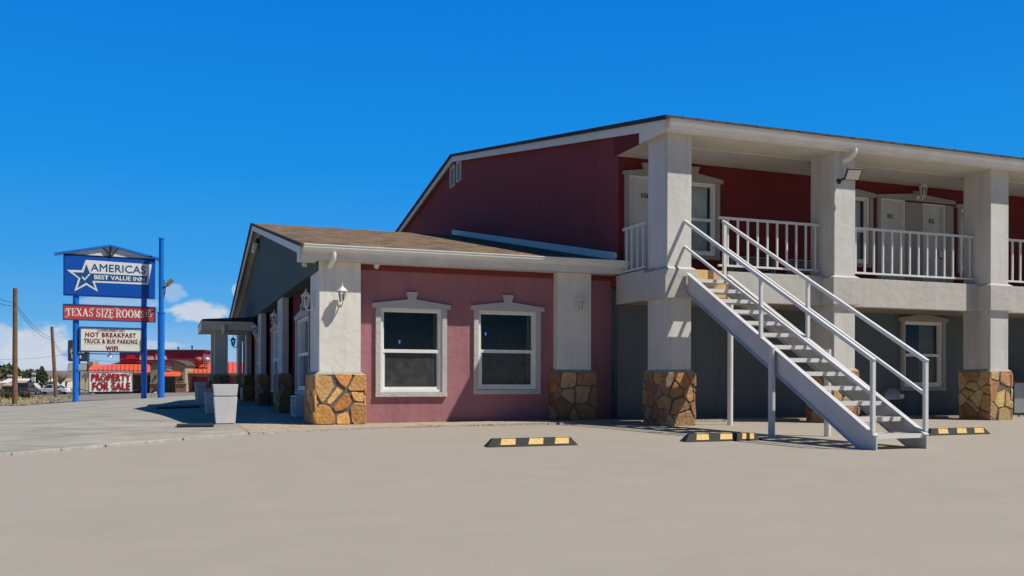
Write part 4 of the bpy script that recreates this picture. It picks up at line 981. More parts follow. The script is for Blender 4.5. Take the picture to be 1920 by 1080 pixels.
def stext(name, s, s0, s1, z0, z1, d, mat, parent, bold=0, space=1, fat=0):
    if fat:                                                            # heavy type: the outline thickened by neighbouring passes, joined as one mesh
        os_ = [text(name, s, lambda a, c, dx=dx, dz=dz, e=e: PS(s0 + fat + (s1 - s0 - 2 * fat) * a + dx, d + e * .0006, z0 + fat + (z1 - z0 - 2 * fat) * c + dz), mat, parent, bold, space)
               for e, (dx, dz) in enumerate(((0, 0), (-fat, 0), (fat, 0), (0, fat), (0, -fat), (-fat * .7, fat * .7), (fat * .7, fat * .7), (-fat * .7, -fat * .7), (fat * .7, -fat * .7)))]
        bm = bmesh.new()
        for o in os_: bm.from_mesh(o.data)
        bm.to_mesh(os_[0].data); bm.free()
        for o in os_[1:]: bpy.data.objects.remove(o)
        return os_[0]
    return text(name, s, lambda a, c: PS(s0 + (s1 - s0) * a, d, z0 + (z1 - z0) * c), mat, parent, bold, space)
stext('lettering', 'AMERICAS', 1.235, 3.83, 4.93 + 1.272, 4.93 + 1.665, .0225, M['logo_blue'], cab, 0, 1.02, .007)
stext('lettering', 'BEST VALUE INN', 1.40, 3.78, 4.93 + .875, 4.93 + 1.095, .0265, M['sign_white'], cab, .016, 1, .004)
# little gabled roof over the cabinet
def slope(s0, z0, s1, z1, t, d0, d1):
    b = MB(); b.hexa([PS(s0, d0, z0 - t), PS(s1, d0, z1 - t), PS(s1, d1, z1 - t), PS(s0, d1, z0 - t), PS(s0, d0, z0), PS(s1, d0, z1), PS(s1, d1, z1), PS(s0, d1, z0)]); return b
rf = lbuild(slope(-.40, 7.02, 2.15, 7.60, .09, -.55, .11), 'sign_roof', M['pole_blue'], SG)
lbuild(slope(2.152, 7.60, 4.72, 7.02, .09, -.55, .11), 'roof_slope', M['pole_blue'], rf)
b = MB(); pl = [(0, 6.985), (4.3, 6.985), (2.15, 7.49)]; b.prism([PS(s, -.10, z) for s, z in pl], [PS(s, -.03, z) for s, z in pl]); lbuild(b, 'gable_infill', M['sign_white'], rf)
b = MB(); b.bar(PS(2.15, .03, 7.0), PS(2.15, .03, 7.50), .10, .06); b.bar(PS(2.15, .03, 7.0), PS(1.80, .03, 7.43), .05, .09, (0, 1, 0)); b.bar(PS(2.15, .03, 7.0), PS(2.50, .03, 7.43), .05, .09, (0, 1, 0)); b.bar(PS(-.0, .0, 6.995), PS(4.3, .0, 6.995), .05, .03); lbuild(b, 'truss', M['black'], rf)
# red board
b = MB(); sbox(b, 0, 4.3, -.22, 0, 3.72, 4.49); red = lbuild(b, 'red_board', M['sign_red'], SG)
b = MB()
for q in ((-.02, 4.32, 4.455, 4.51), (-.02, 4.32, 3.70, 3.755)): sbox(b, q[0], q[1], -.23, .022, q[2], q[3])
for q in ((-.02, .03), (4.27, 4.32)): sbox(b, q[0], q[1], -.23, .022, 3.756, 4.454)
lbuild(b, 'board_frame', M['logo_blue'], red)
# western style lettering: strokes with slab serifs
def glyph(ch):
    """list of (x0,y0,x1,y1,width) strokes in a unit box"""
    t, n, f = .20, .09, .05
    S = {'T': [(.5, 0, .5, 1, t), (0, .96, 1, .96, .08), (.04, .96, .04, .72, f), (.96, .96, .96, .72, f), (.28, .02, .72, .02, f)],
         'E': [(.22, 0, .22, 1, t), (0, .97, .92, .97, .07), (0, .03, .95, .03, .07), (.22, .52, .7, .52, .07), (.92, .97, .92, .72, f), (.95, .03, .95, .3, f), (.7, .4, .7, .64, f)],
         'X': [(.14, 1, .86, 0, t), (.84, 1, .14, 0, n), (0, .98, .36, .98, f), (.66, .98, 1, .98, f), (0, .02, .34, .02, f), (.62, .02, 1, .02, f)],
         'A': [(.52, 1, .14, 0, n), (.48, 1, .84, 0, t), (.28, .34, .72, .34, .07), (0, .02, .3, .02, f), (.64, .02, 1, .02, f)],
         'I': [(.5, 0, .5, 1, .34), (.1, .98, .9, .98, f), (.1, .02, .9, .02, f)],
         'Z': [(.06, .96, .94, .96, .08), (.06, .04, .94, .04, .08), (.88, .96, .12, .04, t), (.06, .96, .06, .72, f), (.94, .04, .94, .3, f)],
         'R': [(.2, 0, .2, 1, t), (.2, .97, .6, .97, .07), (.6, .97, .8, .86, .12), (.8, .88, .8, .64, t), (.8, .66, .6, .52, .12), (.2, .52, .62, .52, .07), (.5, .52, .86, 0, t), (0, .98, .3, .98, f), (0, .02, .42, .02, f), (.76, .02, 1, .02, f)],
         'M': [(.16, 0, .16, 1, n), (.84, 0, .84, 1, t), (.16, 1, .5, .1, t), (.84, 1, .5, .1, n), (0, .98, .26, .98, f), (.74, .98, 1, .98, f), (0, .02, .32, .02, f), (.68, .02, 1, .02, f)],
         '!': [(.5, .34, .5, 1, .36), (.5, 0, .5, .16, .36)], ' ': []}
    if ch in S: return S[ch]
    pts = []
    if ch == 'O': pts = [(.5 + .4 * math.cos(a), .5 + .47 * math.sin(a)) for a in [k * math.pi / 9 for k in range(19)]]; th = lambda p: .07 + .15 * abs(p[0] - .5) / .4
    else:
        pts = [(.86, .78), (.74, .95), (.5, .98), (.24, .9), (.16, .74), (.26, .6), (.5, .5), (.76, .38), (.86, .24), (.74, .08), (.48, .02), (.24, .06), (.12, .24)]; th = lambda p: .08 + .13 * (1 - min(1, abs(p[1] - .5) / .4))
    return [(*p, *q, th(((p[0] + q[0]) / 2, (p[1] + q[1]) / 2))) for p, q in zip(pts, pts[1:])] + ([] if ch == 'O' else [(.86, .7, .86, .96, f), (.12, .04, .12, .3, f)])
b = MB(); words = [('T', .30), ('E', .26), ('X', .32), ('A', .36), ('S', .26), (' ', .13), ('S', .28), ('I', .17), ('Z', .28), ('E', .28), (' ', .10), ('R', .33), ('O', .35), ('O', .35), ('M', .36), ('S', .24), (' ', .05), ('!', .13), ('!', .13), ('!', .13)]
k = 4.02 / sum(w for _, w in words); cs = .13; nl = len(words)
for i, (ch, w) in enumerate(words):
    q = abs(i - 8) / 8; H = (.36 + .10 * (1 - min(1, q))) if ch != '!' else .25; z0 = 4.105 - H / 2; w *= k
    for j, (x0, y0, x1, y1, th) in enumerate(glyph(ch)):
        g = w * .90; A = Vector((cs + x0 * g, z0 + y0 * H)); B = Vector((cs + x1 * g, z0 + y1 * H)); d = (B - A); d.normalize(); nn = Vector((-d.y, d.x)) * (th * g * .5 + .006)
        e = .0 if ch in 'TEXAIZRM!' else .35; A -= d * nn.length * e; B += d * nn.length * e; dd = .004 + .0012 * j
        pl = [A - nn, B - nn, B + nn, A + nn]; b.prism([PS(p.x, dd, p.y) for p in pl], [PS(p.x, dd + .001, p.y) for p in pl])
    cs += w
lbuild(b, 'lettering', M['sign_white'], red)
b = MB()
for (sx, sz, l) in ((.12, 4.18, .30), (.16, 3.86, .22), (1.36, 4.32, .2), (1.62, 4.02, .3), (2.42, 4.36, .25), (2.2, 3.86, .2), (3.55, 4.25, .26), (3.95, 4.3, .24), (4.12, 4.16, .2)):
    a = random.uniform(-.8, .8)
    for t in (a, a + 1.57): b.bar(PS(sx - math.cos(t) * l / 2, .0035, sz - math.sin(t) * l / 2 * .7), PS(sx + math.cos(t) * l / 2, .0035, sz + math.sin(t) * l / 2 * .7), .002, .012, (0, 0, 1) if abs(math.sin(t)) < .7 else (1, 0, 0))
lbuild(b, 'sparkle_lines', M['sign_white'], red)
# white notice board
b = MB(); sbox(b, .77, 3.66, -.24, 0, 2.15, 3.35); wb = lbuild(b, 'notice_board', M['sign_cream'], SG)
b = MB()
for q in ((.73, 3.70, 3.32, 3.39), (.73, 3.70, 2.11, 2.18)): sbox(b, q[0], q[1], -.26, .03, q[2], q[3])
for q in ((.73, .80), (3.63, 3.70)): sbox(b, q[0], q[1], -.26, .03, 2.181, 3.319)
lbuild(b, 'board_frame', M['logo_blue'], wb)
b = MB()
for z in (2.28, 2.97): sbox(b, .62, .74, -.12, -.05, z, z + .06); sbox(b, 3.66, 3.72, -.12, -.05, z, z + .06)
sbox(b, .62, 3.75, -.2, -.14, 2.0, 2.045); lbuild(b, 'brackets', M['logo_blue'], wb)
def wrow(s, x0, x1, z0, z1, bold=.0, sp=1.1, fat=0): stext('lettering', s, x0, x1, z0, z1, .004, M['letter_red'], wb, bold, sp, fat)
wrow('COMPLIMENTARY', 1.55, 2.86, 3.155, 3.295, .0, 1.1, .004); wrow('HOT BREAKFAST', 1.00, 3.38, 2.87, 3.11, .01, 1.2, .010); wrow('TRUCK & BUS PARKING', .94, 3.45, 2.545, 2.775, .01, 1.15, .008); wrow('WIFI', 1.94, 2.52, 2.19, 2.43, .01, 1.1, .012)
b = MB()
for z in (2.81, 2.495):
    for k in range(18):
        s = .98 + k * 2.45 / 17; b.lathe(Vector(), [], 3) if False else b.prism([PS(s + .02 * math.cos(t), .0035, z + .02 * math.sin(t)) for t in [q * math.pi / 3 for q in range(6)]], [PS(s + .02 * math.cos(t), .006, z + .02 * math.sin(t)) for t in [q * math.pi / 3 for q in range(6)]])
lbuild(b, 'star_row', M['dot_blue'], wb)
b = MB(); b.tube([PS(2.15, -.16, 2.10), PS(2.15, -.16, 1.98)], .03, 8); b.lathe(PS(2.15, -.16, 1.85), [(.16, .03), (.15, .07), (.06, .12), (0, .13)], 12); lbuild(b, 'downlight', M['galv'], SG)
# for-sale banner hung between the poles
BN = thing('banner', 'white banner reading property for sale in red, hung between the blue sign poles', 'banner', (-5.17, 50.02, -.40), rad(7.1))
b = MB(); vs = []; fs = []; nx, nz = 24, 10
for j in range(nz + 1):
    for i in range(nx + 1):
        s, t = i / nx, j / nz; vs.append(PS(1.20 + 2.0 * s, .02 + .018 * math.sin(s * 9 + t * 2) * (1 - abs(t - .5)), .10 + .98 * t + .02 * s))
for j in range(nz):
    for i in range(nx): k = j * (nx + 1) + i; fs.append((k, k + 1, k + nx + 2, k + nx + 1))
b.add(vs, fs, True); lbuild(b, 'cloth', M['sign_white'], BN)
b = MB()
for (s0, z0, s1, z1) in ((1.19, .09, 3.21, .11), (1.19, 1.09, 3.21, 1.11)): b.bar(PS(s0, .03, z0), PS(s1, .03, z1), .03, .02)
for s in (1.19, 3.21): b.bar(PS(s, .03, .09), PS(s, .03, 1.11), .02, .03)
lbuild(b, 'hem', M['galv'], BN)
b = MB()
for (p, q) in ((PS(.6, -.04, 1.19), PS(3.76, -.04, 1.17)), (PS(.66, -.1, .25), PS(1.2, .02, .12)), (PS(3.7, -.1, .25), PS(3.2, .02, .12)), (PS(1.2, .02, 1.09), PS(1.22, -.04, 1.19)), (PS(3.2, .02, 1.1), PS(3.18, -.04, 1.17))): b.tube([p, q], .018, 6)
lbuild(b, 'rope', M['black'], BN)
stext('lettering', 'PROPERTY', 1.27, 3.13, .62, 1.02, .055, M['banner_red'], BN, .0, 1.10, .022); stext('lettering', 'FOR SALE', 1.32, 3.11, .16, .58, .055, M['banner_red'], BN, .0, 1.10, .024)
# lamp pole in front of the sign
x, y = polar(46.5, 302); LPz = gz(x, y)
LP = thing('lamp_pole', 'plain blue steel pole with a floodlight, standing right of the sign', 'lamp pole', (x, y, LPz))
b = MB(); b.tube([(x, y, LPz - .1), (x, y, 4.15)], .17, 20); b.tube([(x, y, 4.14), (x, y, 4.20)], [.19, .19], 20); b.build('lower_pole', M['pole_blue'], LP)
b = MB(); b.tube([(x, y, 4.2), (x, y, 7.98)], .125, 18); b.tube([(x, y, 7.98), (x, y, 8.02)], .15, 18); b.build('upper_pole', M['pole_blue'], LP)
b = MB(); b.bar((x + .10, y, 4.9), (x + .10, y, 5.9), .10, .06); b.bar((x + .12, y, 5.45), (x + .3, y - .05, 5.62), .06, .06); b.tube([(x + .2, y, 5.5), (x + .17, y - .02, 5.2), (x + .12, y, 4.95)], .02, 6); b.build('bracket', M['black'], LP)
c = Vector((x + .40, y - .1, 5.72)); n = Vector((.55, -.55, -.62)).normalized(); r = Vector((.55, 0, .62)); r = (r - n * r.dot(n)).normalized(); u = n.cross(r)
b = MB(); b.hexa([c + r * a + u * e + n * d for d in (-.06, .0) for (a, e) in ((-.22, -.16), (.22, -.16), (.22, .16), (-.22, .16))]); b.build('lamp_head', M['galv'], LP)
b = MB(); b.tube([(x - .5, y - .1, LPz + .02), (x - .42, y - .1, LPz + .26), (x - .25, y - .05, LPz + .33), (x - .1, y, LPz + .18)], .02, 6); b.build('conduit', M['galv'], LP)

# ------------------------------------------------------------------ restaurant beyond the drive
rx, ry = polar(115, 313); RZ = -1.19
RS = thing('restaurant', 'maroon roadside restaurant with orange metal roof and arched tan entrance', 'building', (rx, ry, RZ), -YAW)
K = 115 / 1687.8
def RP(u, d, v, fd=None):
    """survey column u, depth d behind the entrance front, survey row v"""
    fd = d if fd is None else fd
    return (((u - 960) * (115 + fd) - (313 - 960) * 115) / 1687.8, d, (741 - v) * K)
def rbox(b, u0, u1, d0, d1, v0, v1): b.hexa([RP(u0, d0, v1, d0), RP(u1, d0, v1, d0), RP(u1, d1, v1, d0), RP(u0, d1, v1, d0), RP(u0, d0, v0, d0), RP(u1, d0, v0, d0), RP(u1, d1, v0, d0), RP(u0, d1, v0, d0)])
def rb(fn, name, mat, parent=None, bevel=0): b = MB(); fn(b); return lbuild(b, name, mat, parent or RS, bevel)
rb(lambda b: rbox(b, 178, 500, 1.0, 12, 704, 745), 'wall', M['r_maroon'])
rb(lambda b: (rbox(b, 350, 500, .80, .99, 704.5, 710), rbox(b, 178, 283, .80, .99, 704.5, 708)), 'fascia_board', M['r_tan'])
def roof(b):
    b.add([RP(172, -.6, 704), RP(500, -.6, 704), RP(500, 6, 681), RP(226, 6, 681), RP(205, 4.2, 687)], [(0, 1, 2, 3, 4)])
    b.add([RP(172, -.6, 704), RP(205, 4.2, 687), RP(176, 4.2, 687), RP(160, -.3, 700)], [(0, 1, 2, 3)])
    b.add([RP(172, -.6, 704.2), RP(500, -.6, 704.2), RP(500, 6.3, 704.2), RP(172, 6.3, 704.2)], [(0, 1, 2, 3)])
rfo = rb(roof, 'roof', M['orange_roof'])
def ribs(b):
    for i in range(40):
        u = 178 + i * 8.1
        k = 1 if u > 226 else max(.15, (u - 178) / 48 * .75 + .25)
        p, q = Vector(RP(u, -.63, 703.9)), Vector(RP(u + 0, -.6 + 6.6 * k, 704 - 23 * k)); q.z += .02; p.z += .03; b.bar(p, q, .10, .07)
rb(ribs, 'roof_seams', M['rib'], rfo)
rb(lambda b: rbox(b, 170, 500, -.72, -.61, 702.6, 704.6), 'eave_trim', M['r_tan'], rfo)
pa = rb(lambda b: rbox(b, 224, 381, 4.4, 10, 660, 684), 'parapet', M['r_maroon'])
rb(lambda b: (rbox(b, 222, 384, 4.2, 10.2, 657.5, 660), rbox(b, 223.4, 382.4, 4.3, 10.1, 660.01, 662)), 'coping', M['r_brown'], pa)
def hat(u0, u1, v0, v1, d):
    def f(b):
        w, h = u1 - u0, v1 - v0
        pl = [(0, 1), (.10, .78), (.24, .62), (.30, .12), (.42, .0), (.62, .0), (.72, .12), (.80, .58), (.92, .74), (1, .95), (.7, .88), (.5, .86), (.3, .9)]
        b.prism([RP(u0 + a * w, d, v0 + c * h) for a, c in pl], [RP(u0 + a * w, d - .08, v0 + c * h) for a, c in pl])
    return f
rb(hat(229, 261, 666.5, 677, 4.38), 'roof_emblem', M['hat_red'], pa)
rb(lambda b: rbox(b, 260.5, 314.5, 4.365, 4.399, 666, 678), 'letter_backing', M['r_maroon'], pa)
ts = [text('lettering', 'Pizza Hut', lambda a, c, q=q: RP(262 + 51 * a + q * .45, 4.36 - .004 * q, 677.5 - 11.5 * c), M['sign_white'], pa, .03, .95) for q in (-1, 0, 1)]
bm = bmesh.new()
for o in ts: bm.from_mesh(o.data)
bm.to_mesh(ts[0].data); bm.free()
for o in ts[1:]: bpy.data.objects.remove(o)
b = MB(); b.tube([RP(334, 6, 658), RP(334, 6, 653.5)], .09, 8); b.tube([RP(334, 6, 653.5), RP(334, 6, 651.5)], .14, 8); b.tube([RP(360, 6, 658), RP(360, 6, 652)], .09, 8); b.tube([RP(360, 6, 652), RP(360, 6, 649)], [.12, .16], 8); lbuild(b, 'vent_pipe', M['black'], pa)
# entrance
def arch(b):
    pl = [(282, 741), (347, 741), (347, 690)] + [(347 - 65 * t, 690 - 9 * math.sin(math.pi * t) ** .8) for t in [k / 12 for k in range(1, 12)]] + [(282, 690)]
    b.prism([RP(u, -1.6, v) for u, v in pl], [RP(u, 3.0, v, -1.6) for u, v in pl])
en = rb(arch, 'entrance', M['r_tan'])
def cop(b):
    for i in range(14):
        t0, t1 = i / 14, (i + 1) / 14; f = lambda t: (349 - 69 * t, 690.5 - 9.6 * max(0, math.sin(math.pi * t)) ** .8)
        p, q = f(t0), f(t1); b.hexa([RP(p[0], -1.8, p[1] + .1), RP(q[0], -1.8, q[1] + .1), RP(q[0], 3.1, q[1] + .1, -1.8), RP(p[0], 3.1, p[1] + .1, -1.8), RP(p[0], -1.8, p[1] - 2.2), RP(q[0], -1.8, q[1] - 2.2), RP(q[0], 3.1, q[1] - 2.2, -1.8), RP(p[0], 3.1, p[1] - 2.2, -1.8)])
rb(cop, 'arch_coping', M['r_brown'], en)
rb(lambda b: rbox(b, 281, 298, -1.85, -1.61, 724, 742), 'brick_base', M['brick'], en); rb(lambda b: rbox(b, 329.5, 348.5, -1.85, -1.61, 724, 742), 'brick_base', M['brick'], en)
rb(lambda b: (rbox(b, 280, 299, -1.95, -1.605, 722, 723.9), rbox(b, 328.5, 349.5, -1.95, -1.605, 722, 723.9)), 'brick_ledge', M['r_tan'], en)
rb(lambda b: rbox(b, 304, 327, -1.64, -1.601, 710, 741), 'glass_door', M['shop_glass'], en)
rb(lambda b: [rbox(b, u, u + .8, -1.67, -1.645, 710, 741) for u in (304, 311.5, 319, 326.3)] and rbox(b, 304, 327, -1.669, -1.644, 716, 716.6), 'door_frame', M['black'], en)
rb(lambda b: b.hexa([RP(u, d, v, -2.5) for u, d, v in ((303, -2.6, 709.5), (334.5, -2.6, 709.5), (334.5, -1.61, 709.5), (303, -1.61, 709.5), (303.5, -2.4, 706), (334, -2.4, 706), (334, -1.61, 701), (303.5, -1.61, 701))]), 'awning', M['orange_roof'], en)
rb(lambda b: (rbox(b, 290, 292.6, -1.72, -1.605, 708, 713), rbox(b, 338, 340.6, -1.72, -1.605, 707, 713)), 'sconce', M['black'], en)
rb(lambda b: rbox(b, 335.5, 343, -1.64, -1.603, 714, 721), 'plaque', M['black'], en)
rb(lambda b: rbox(b, 336.5, 342, -1.65, -1.641, 718.5, 719.6), 'plaque_lines', M['sign_white'], en)
def badge(b):
    pl = [(308.5, 689), (324, 689), (323, 697), (319, 700.5), (313, 700.5), (309.5, 697)]; b.prism([RP(u, -1.66, v) for u, v in pl], [RP(u, -1.605, v) for u, v in pl])
em = rb(badge, 'emblem', M['black'], en)
rb(hat(309, 324.5, 684, 690.5, -1.67), 'emblem_roof', M['hat_red'], en)
text('lettering', 'Pizza', lambda a, c: RP(309.6 + 13.6 * a, -1.68, 694 - 4.4 * c), M['sign_white'], en, .05); text('lettering', 'Hut', lambda a, c: RP(311.2 + 10.5 * a, -1.68, 699 - 4.4 * c), M['sign_white'], en, .05)
rb(lambda b: [rbox(b, u, u + 13, .9, .96, 710, 734) for u in (184, 199, 214, 229, 249, 264)], 'shop_window', M['shop_glass'])
rb(lambda b: [rbox(b, u, u + 1.2, .82, .97, 709, 741) for u in (182.4, 197.4, 212.4, 227.4, 243, 262.6, 277.6)], 'mullion', M['r_brown'])
rb(lambda b: rbox(b, 350, 351.6, .6, .78, 704.6, 741), 'downpipe', M['tag_white'])
def vents(b, u, mat_r):
    b.lathe(RP(u, 2.2, 689), [(.30, -.1), (.30, .5), (.52, .55), (.55, .9), (.30, 1.12), (0, 1.15)], 12)
rb(lambda b: vents(b, 372, 0), 'roof_fan', M['rib']); rb(lambda b: vents(b, 387, 0), 'roof_fan', M['galv'])
rb(lambda b: rbox(b, 163, 174, 3.5, 5.2, 681, 704), 'chimney_box', M['r_tan'])
rb(lambda b: b.hexa([RP(153, -2, 713), RP(166, -2, 713), RP(166, .5, 711), RP(153, .5, 711), RP(158, -.5, 704), RP(166, -.5, 704), RP(166, .5, 704), RP(158, .5, 704)]), 'side_awning', M['r_brown'])
rb(lambda b: (rbox(b, 159, 160.4, -1.5, -1.3, 712, 741), rbox(b, 166, 178.2, .9, 3, 704, 742)), 'side_wall', M['r_tan'])
# pole sign of the restaurant
px, py = polar(98, 145); PZ = gz(px, py)
RG = thing('restaurant_sign', 'dark rounded restaurant pole sign with a blank white board under it, behind the blue pole', 'sign', (px, py, PZ), -YAW)
K2 = 98 / 1687.8
def QP(u, d, v): return ((u - 145) * K2, d, 1.2 - PZ + (705 - v) * K2)
def rrect(b, u0, u1, v0, v1, r, d0, d1):
    pl = []
    for (cu, cv, a0) in ((u1 - r, v1 - r, 0), (u0 + r, v1 - r, 90), (u0 + r, v0 + r, 180), (u1 - r, v0 + r, 270)):
        for k in range(5): t = rad(a0 + 22.5 * k); pl.append((cu + r * math.cos(t), cv + r * math.sin(t)))
    b.prism([QP(u, d0, v) for u, v in pl], [QP(u, d1, v) for u, v in pl])
b = MB(); b.tube([QP(145, .3, 760), QP(145, .3, 642)], .16, 12); lbuild(b, 'pole', M['black'], RG)
b = MB(); rrect(b, 127, 164, 642, 682, 3.5, 0, .5); cb_ = lbuild(b, 'sign_cabinet', M['dot_blue'], RG)
b = MB(); pl = [(130, 658), (137, 654.5), (140, 648), (150, 648), (153, 654), (161, 657)]; b.prism([QP(u, -.05, v) for u, v in pl], [QP(u, -.01, v) for u, v in pl]); lbuild(b, 'roof_emblem', M['hat_red'], cb_)
text('lettering', 'Pizza', lambda a, c: QP(132 + 26.5 * a, -.03, 668 - 9.5 * c), M['sign_white'], cb_, .03); text('lettering', 'Hut', lambda a, c: QP(134 + 20 * a, -.03, 677 - 8.5 * c), M['sign_white'], cb_, .03)
b = MB(); rrect(b, 127, 163.5, 686, 701, 3, 0, .4); bb = lbuild(b, 'blank_board', M['black'], RG)
b = MB(); rrect(b, 128, 162.5, 687, 700, 2.4, -.03, -.001); lbuild(b, 'white_face', M['sign_cream'], bb)

# ------------------------------------------------------------------ utility poles and wires
def upole(u, v0, d, ut, r, label, d2=None):
    x, y = polar(d, u); z = gz(x, y); x2, y2 = polar(d, ut[0]); zt = .85 + (711.8 - ut[1]) / 1687.8 * d
    o = thing('utility_pole', label, 'utility pole', (x, y, z), 0, 'wooden utility poles')
    b = MB(); b.tube([(x, y, z - .3), (x2, y2, zt)], [r * 1.12, r * .85], 14); b.build('pole', M['wood_pole'], o)
    P = Vector((x, y, z)); Q = Vector((x2, y2, zt))
    return o, P, Q
p1, A0, A1 = upole(28, 765, 55, (28, 546), .145, 'tall wooden utility pole nearest, on the dirt verge')
p2, B0, B1 = upole(105.5, 748, 90, (97, 618), .17, 'leaning wooden utility pole behind, near the white sedan')
def wire(pts, label, r=.016):
    b = MB(); b.tube(pts, r, 5); o = b.build('power_line', M['black'], None); tag(o, label, 'cable', 'overhead cables')
def sag(p, q, s, n=10): return [Vector(p).lerp(Vector(q), k / n) - Vector((0, 0, s * 4 * (k / n) * (1 - k / n))) for k in range(n + 1)]
def at(d, u, v): x, y = polar(d, u); return Vector((x, y, .85 + (711.8 - v) / 1687.8 * d))
a1, a2 = at(55, 28, 573), at(55, 28, 580); b1, b2 = at(90, 97, 638), at(90, 97.5, 642)
n1, n2 = at(42, -40, 551), at(42, -40, 560)
wire(sag(n1, a1, .10) + sag(a1, b1, .45)[1:] + sag(b1, at(130, 128, 668), .5)[1:], 'upper of the paired cables slung between the two wooden poles')
wire(sag(n2, a2, .10) + sag(a2, b2, .5)[1:] + sag(b2, at(130, 124, 672), .5)[1:], 'lower of the paired cables slung between the two wooden poles')
wire(sag(at(140, -40, 678), at(140, 120, 670), .4) + sag(at(140, 120, 670), at(140, 240, 682), .4)[1:], 'thin level cable low in the sky behind the restaurant pole sign', .02)
b = MB()
for p in (at(55, 23.5, 588), at(55, 23, 595)): b.tube([p, p + Vector((.14, 0, 0))], .035, 8)
b.build('insulator', M['black'], p1)

# ------------------------------------------------------------------ far plants, buildings, vehicles
def foliage(b, c, rx_, ry_, rz_, n, size, rng, shape=None):
    for _ in range(n):
        while True:
            p = Vector((rng.uniform(-1, 1), rng.uniform(-1, 1), rng.uniform(-1, 1)))
            if .25 < p.length < 1: break
        if shape == 'cone':
            k = (1 - (p.z + 1) / 2) ** .8 * .95 + .08; p.x *= k; p.y *= k
        q = Vector(c) + Vector((p.x * rx_, p.y * ry_, p.z * rz_)); s = size * rng.uniform(.5, 1.3)
        a = Vector((rng.gauss(0, 1), rng.gauss(0, 1), rng.gauss(0, 1))).normalized() * s; e = a.cross(Vector((rng.gauss(0, 1), rng.gauss(0, 1), rng.gauss(0, 1)))).normalized() * s * .6
        b.add([q - a, q - e, q + a, q + e], [(0, 1, 2, 3)])
def tree(u, d, h, w, label, leaf='leaf', shape=None, n=500, grp='distant roadside trees', size=None):
    x, y = polar(d, u); z = gz(x, y); rng = random.Random(int(u * 7 + d)); o = thing('tree', label, 'tree', (x, y, z), 0, grp)
    b = MB(); b.tube([(x, y, z - .2), (x + .1, y, z + h * .45), (x, y, z + h * .8)], [w * .05, w * .035, w * .012], 8)
    for k in range(6): t = rng.uniform(0, 6.28); zz = z + h * rng.uniform(.3, .6); b.tube([(x, y, zz), (x + math.cos(t) * w * .35, y + math.sin(t) * w * .35, zz + h * .22)], [w * .02, w * .006], 5)
    b.build('trunk', M['bark'], o)
    b = MB(); size = size or w * .085
    if shape == 'cone': foliage(b, (x, y, z + h * .56), w / 2, w / 2, h * .46, n, size, rng, 'cone')
    else:
        for k in range(7): foliage(b, (x + rng.uniform(-.3, .3) * w, y + rng.uniform(-.3, .3) * w, z + h * rng.uniform(.4, .82)), w * .27, w * .27, h * .2, n // 7, size, rng)
    b.build('crown', M[leaf], o, normals=False)
tree(9, 230, 6.2, 8, 'olive tree at the left edge of the photo beyond the white building')
tree(40, 210, 4.6, 7, 'low wide olive tree behind the parked dark car')
tree(52, 220, 4.9, 6, 'olive tree just left of the green fuel price sign')
tree(78.5, 200, 5.2, 4.2, 'dark pointed conifer right of the fuel price sign', 'leaf_dark', 'cone', 420)
tree(24, 260, 5.2, 7, 'olive tree seen through behind the nearest utility pole')
def bare(u, d, h, w, label):
    x, y = polar(d, u); z = gz(x, y); rng = random.Random(5); o = thing('tree', label, 'tree', (x, y, z), 0, 'bare tree')
    b = MB(); b.tube([(x, y, z - .2), (x, y, z + h * .35)], [.16, .12], 8); b.build('trunk', M['bark'], o); b = MB()
    for k in range(60):
        t = rng.uniform(0, 6.28); l = rng.uniform(.3, 1); s = Vector((x, y, z + h * rng.uniform(.28, .4))); m = s + Vector((math.cos(t) * w * .22 * l, math.sin(t) * w * .22 * l, h * .25)); e = m + Vector((math.cos(t + rng.uniform(-.6, .6)) * w * .3 * l, math.sin(t) * w * .3 * l, h * rng.uniform(.1, .38))); b.tube([s, m, e], [.045, .03, .012], 4)
    b.build('crown', M['twig'], o)
bare(113, 175, 3.9, 4.4, 'leafless tree with a spray of thin branches right of the leaning pole')
def shrub(u, d, w, h, label, n=700):
    x, y = polar(d, u); z = gz(x, y); rng = random.Random(int(u) + 3); o = thing('shrub', label, 'shrub', (x, y, z), 0, 'scrub bushes on the verge')
    b = MB()
    for k in range(10): t = rng.uniform(0, 6.28); b.tube([(x, y, z), (x + math.cos(t) * w * .4, y + math.sin(t) * w * .3, z + h * .75)], [.03, .01], 5)
    b.build('stem', M['bark'], o); b = MB()
    for k in range(8): foliage(b, (x + rng.uniform(-.38, .38) * w, y + rng.uniform(-.3, .3) * w, z + h * rng.uniform(.3, .68)), w * .2, w * .2, h * .28, n // 8, .09, rng)
    b.build('foliage', M['leaf'], o, normals=False)
shrub(14, 72, 1.7, .95, 'olive bush left of the nearest utility pole'); shrub(44, 74, 1.3, .72, 'olive bush right of the nearest utility pole', 500)
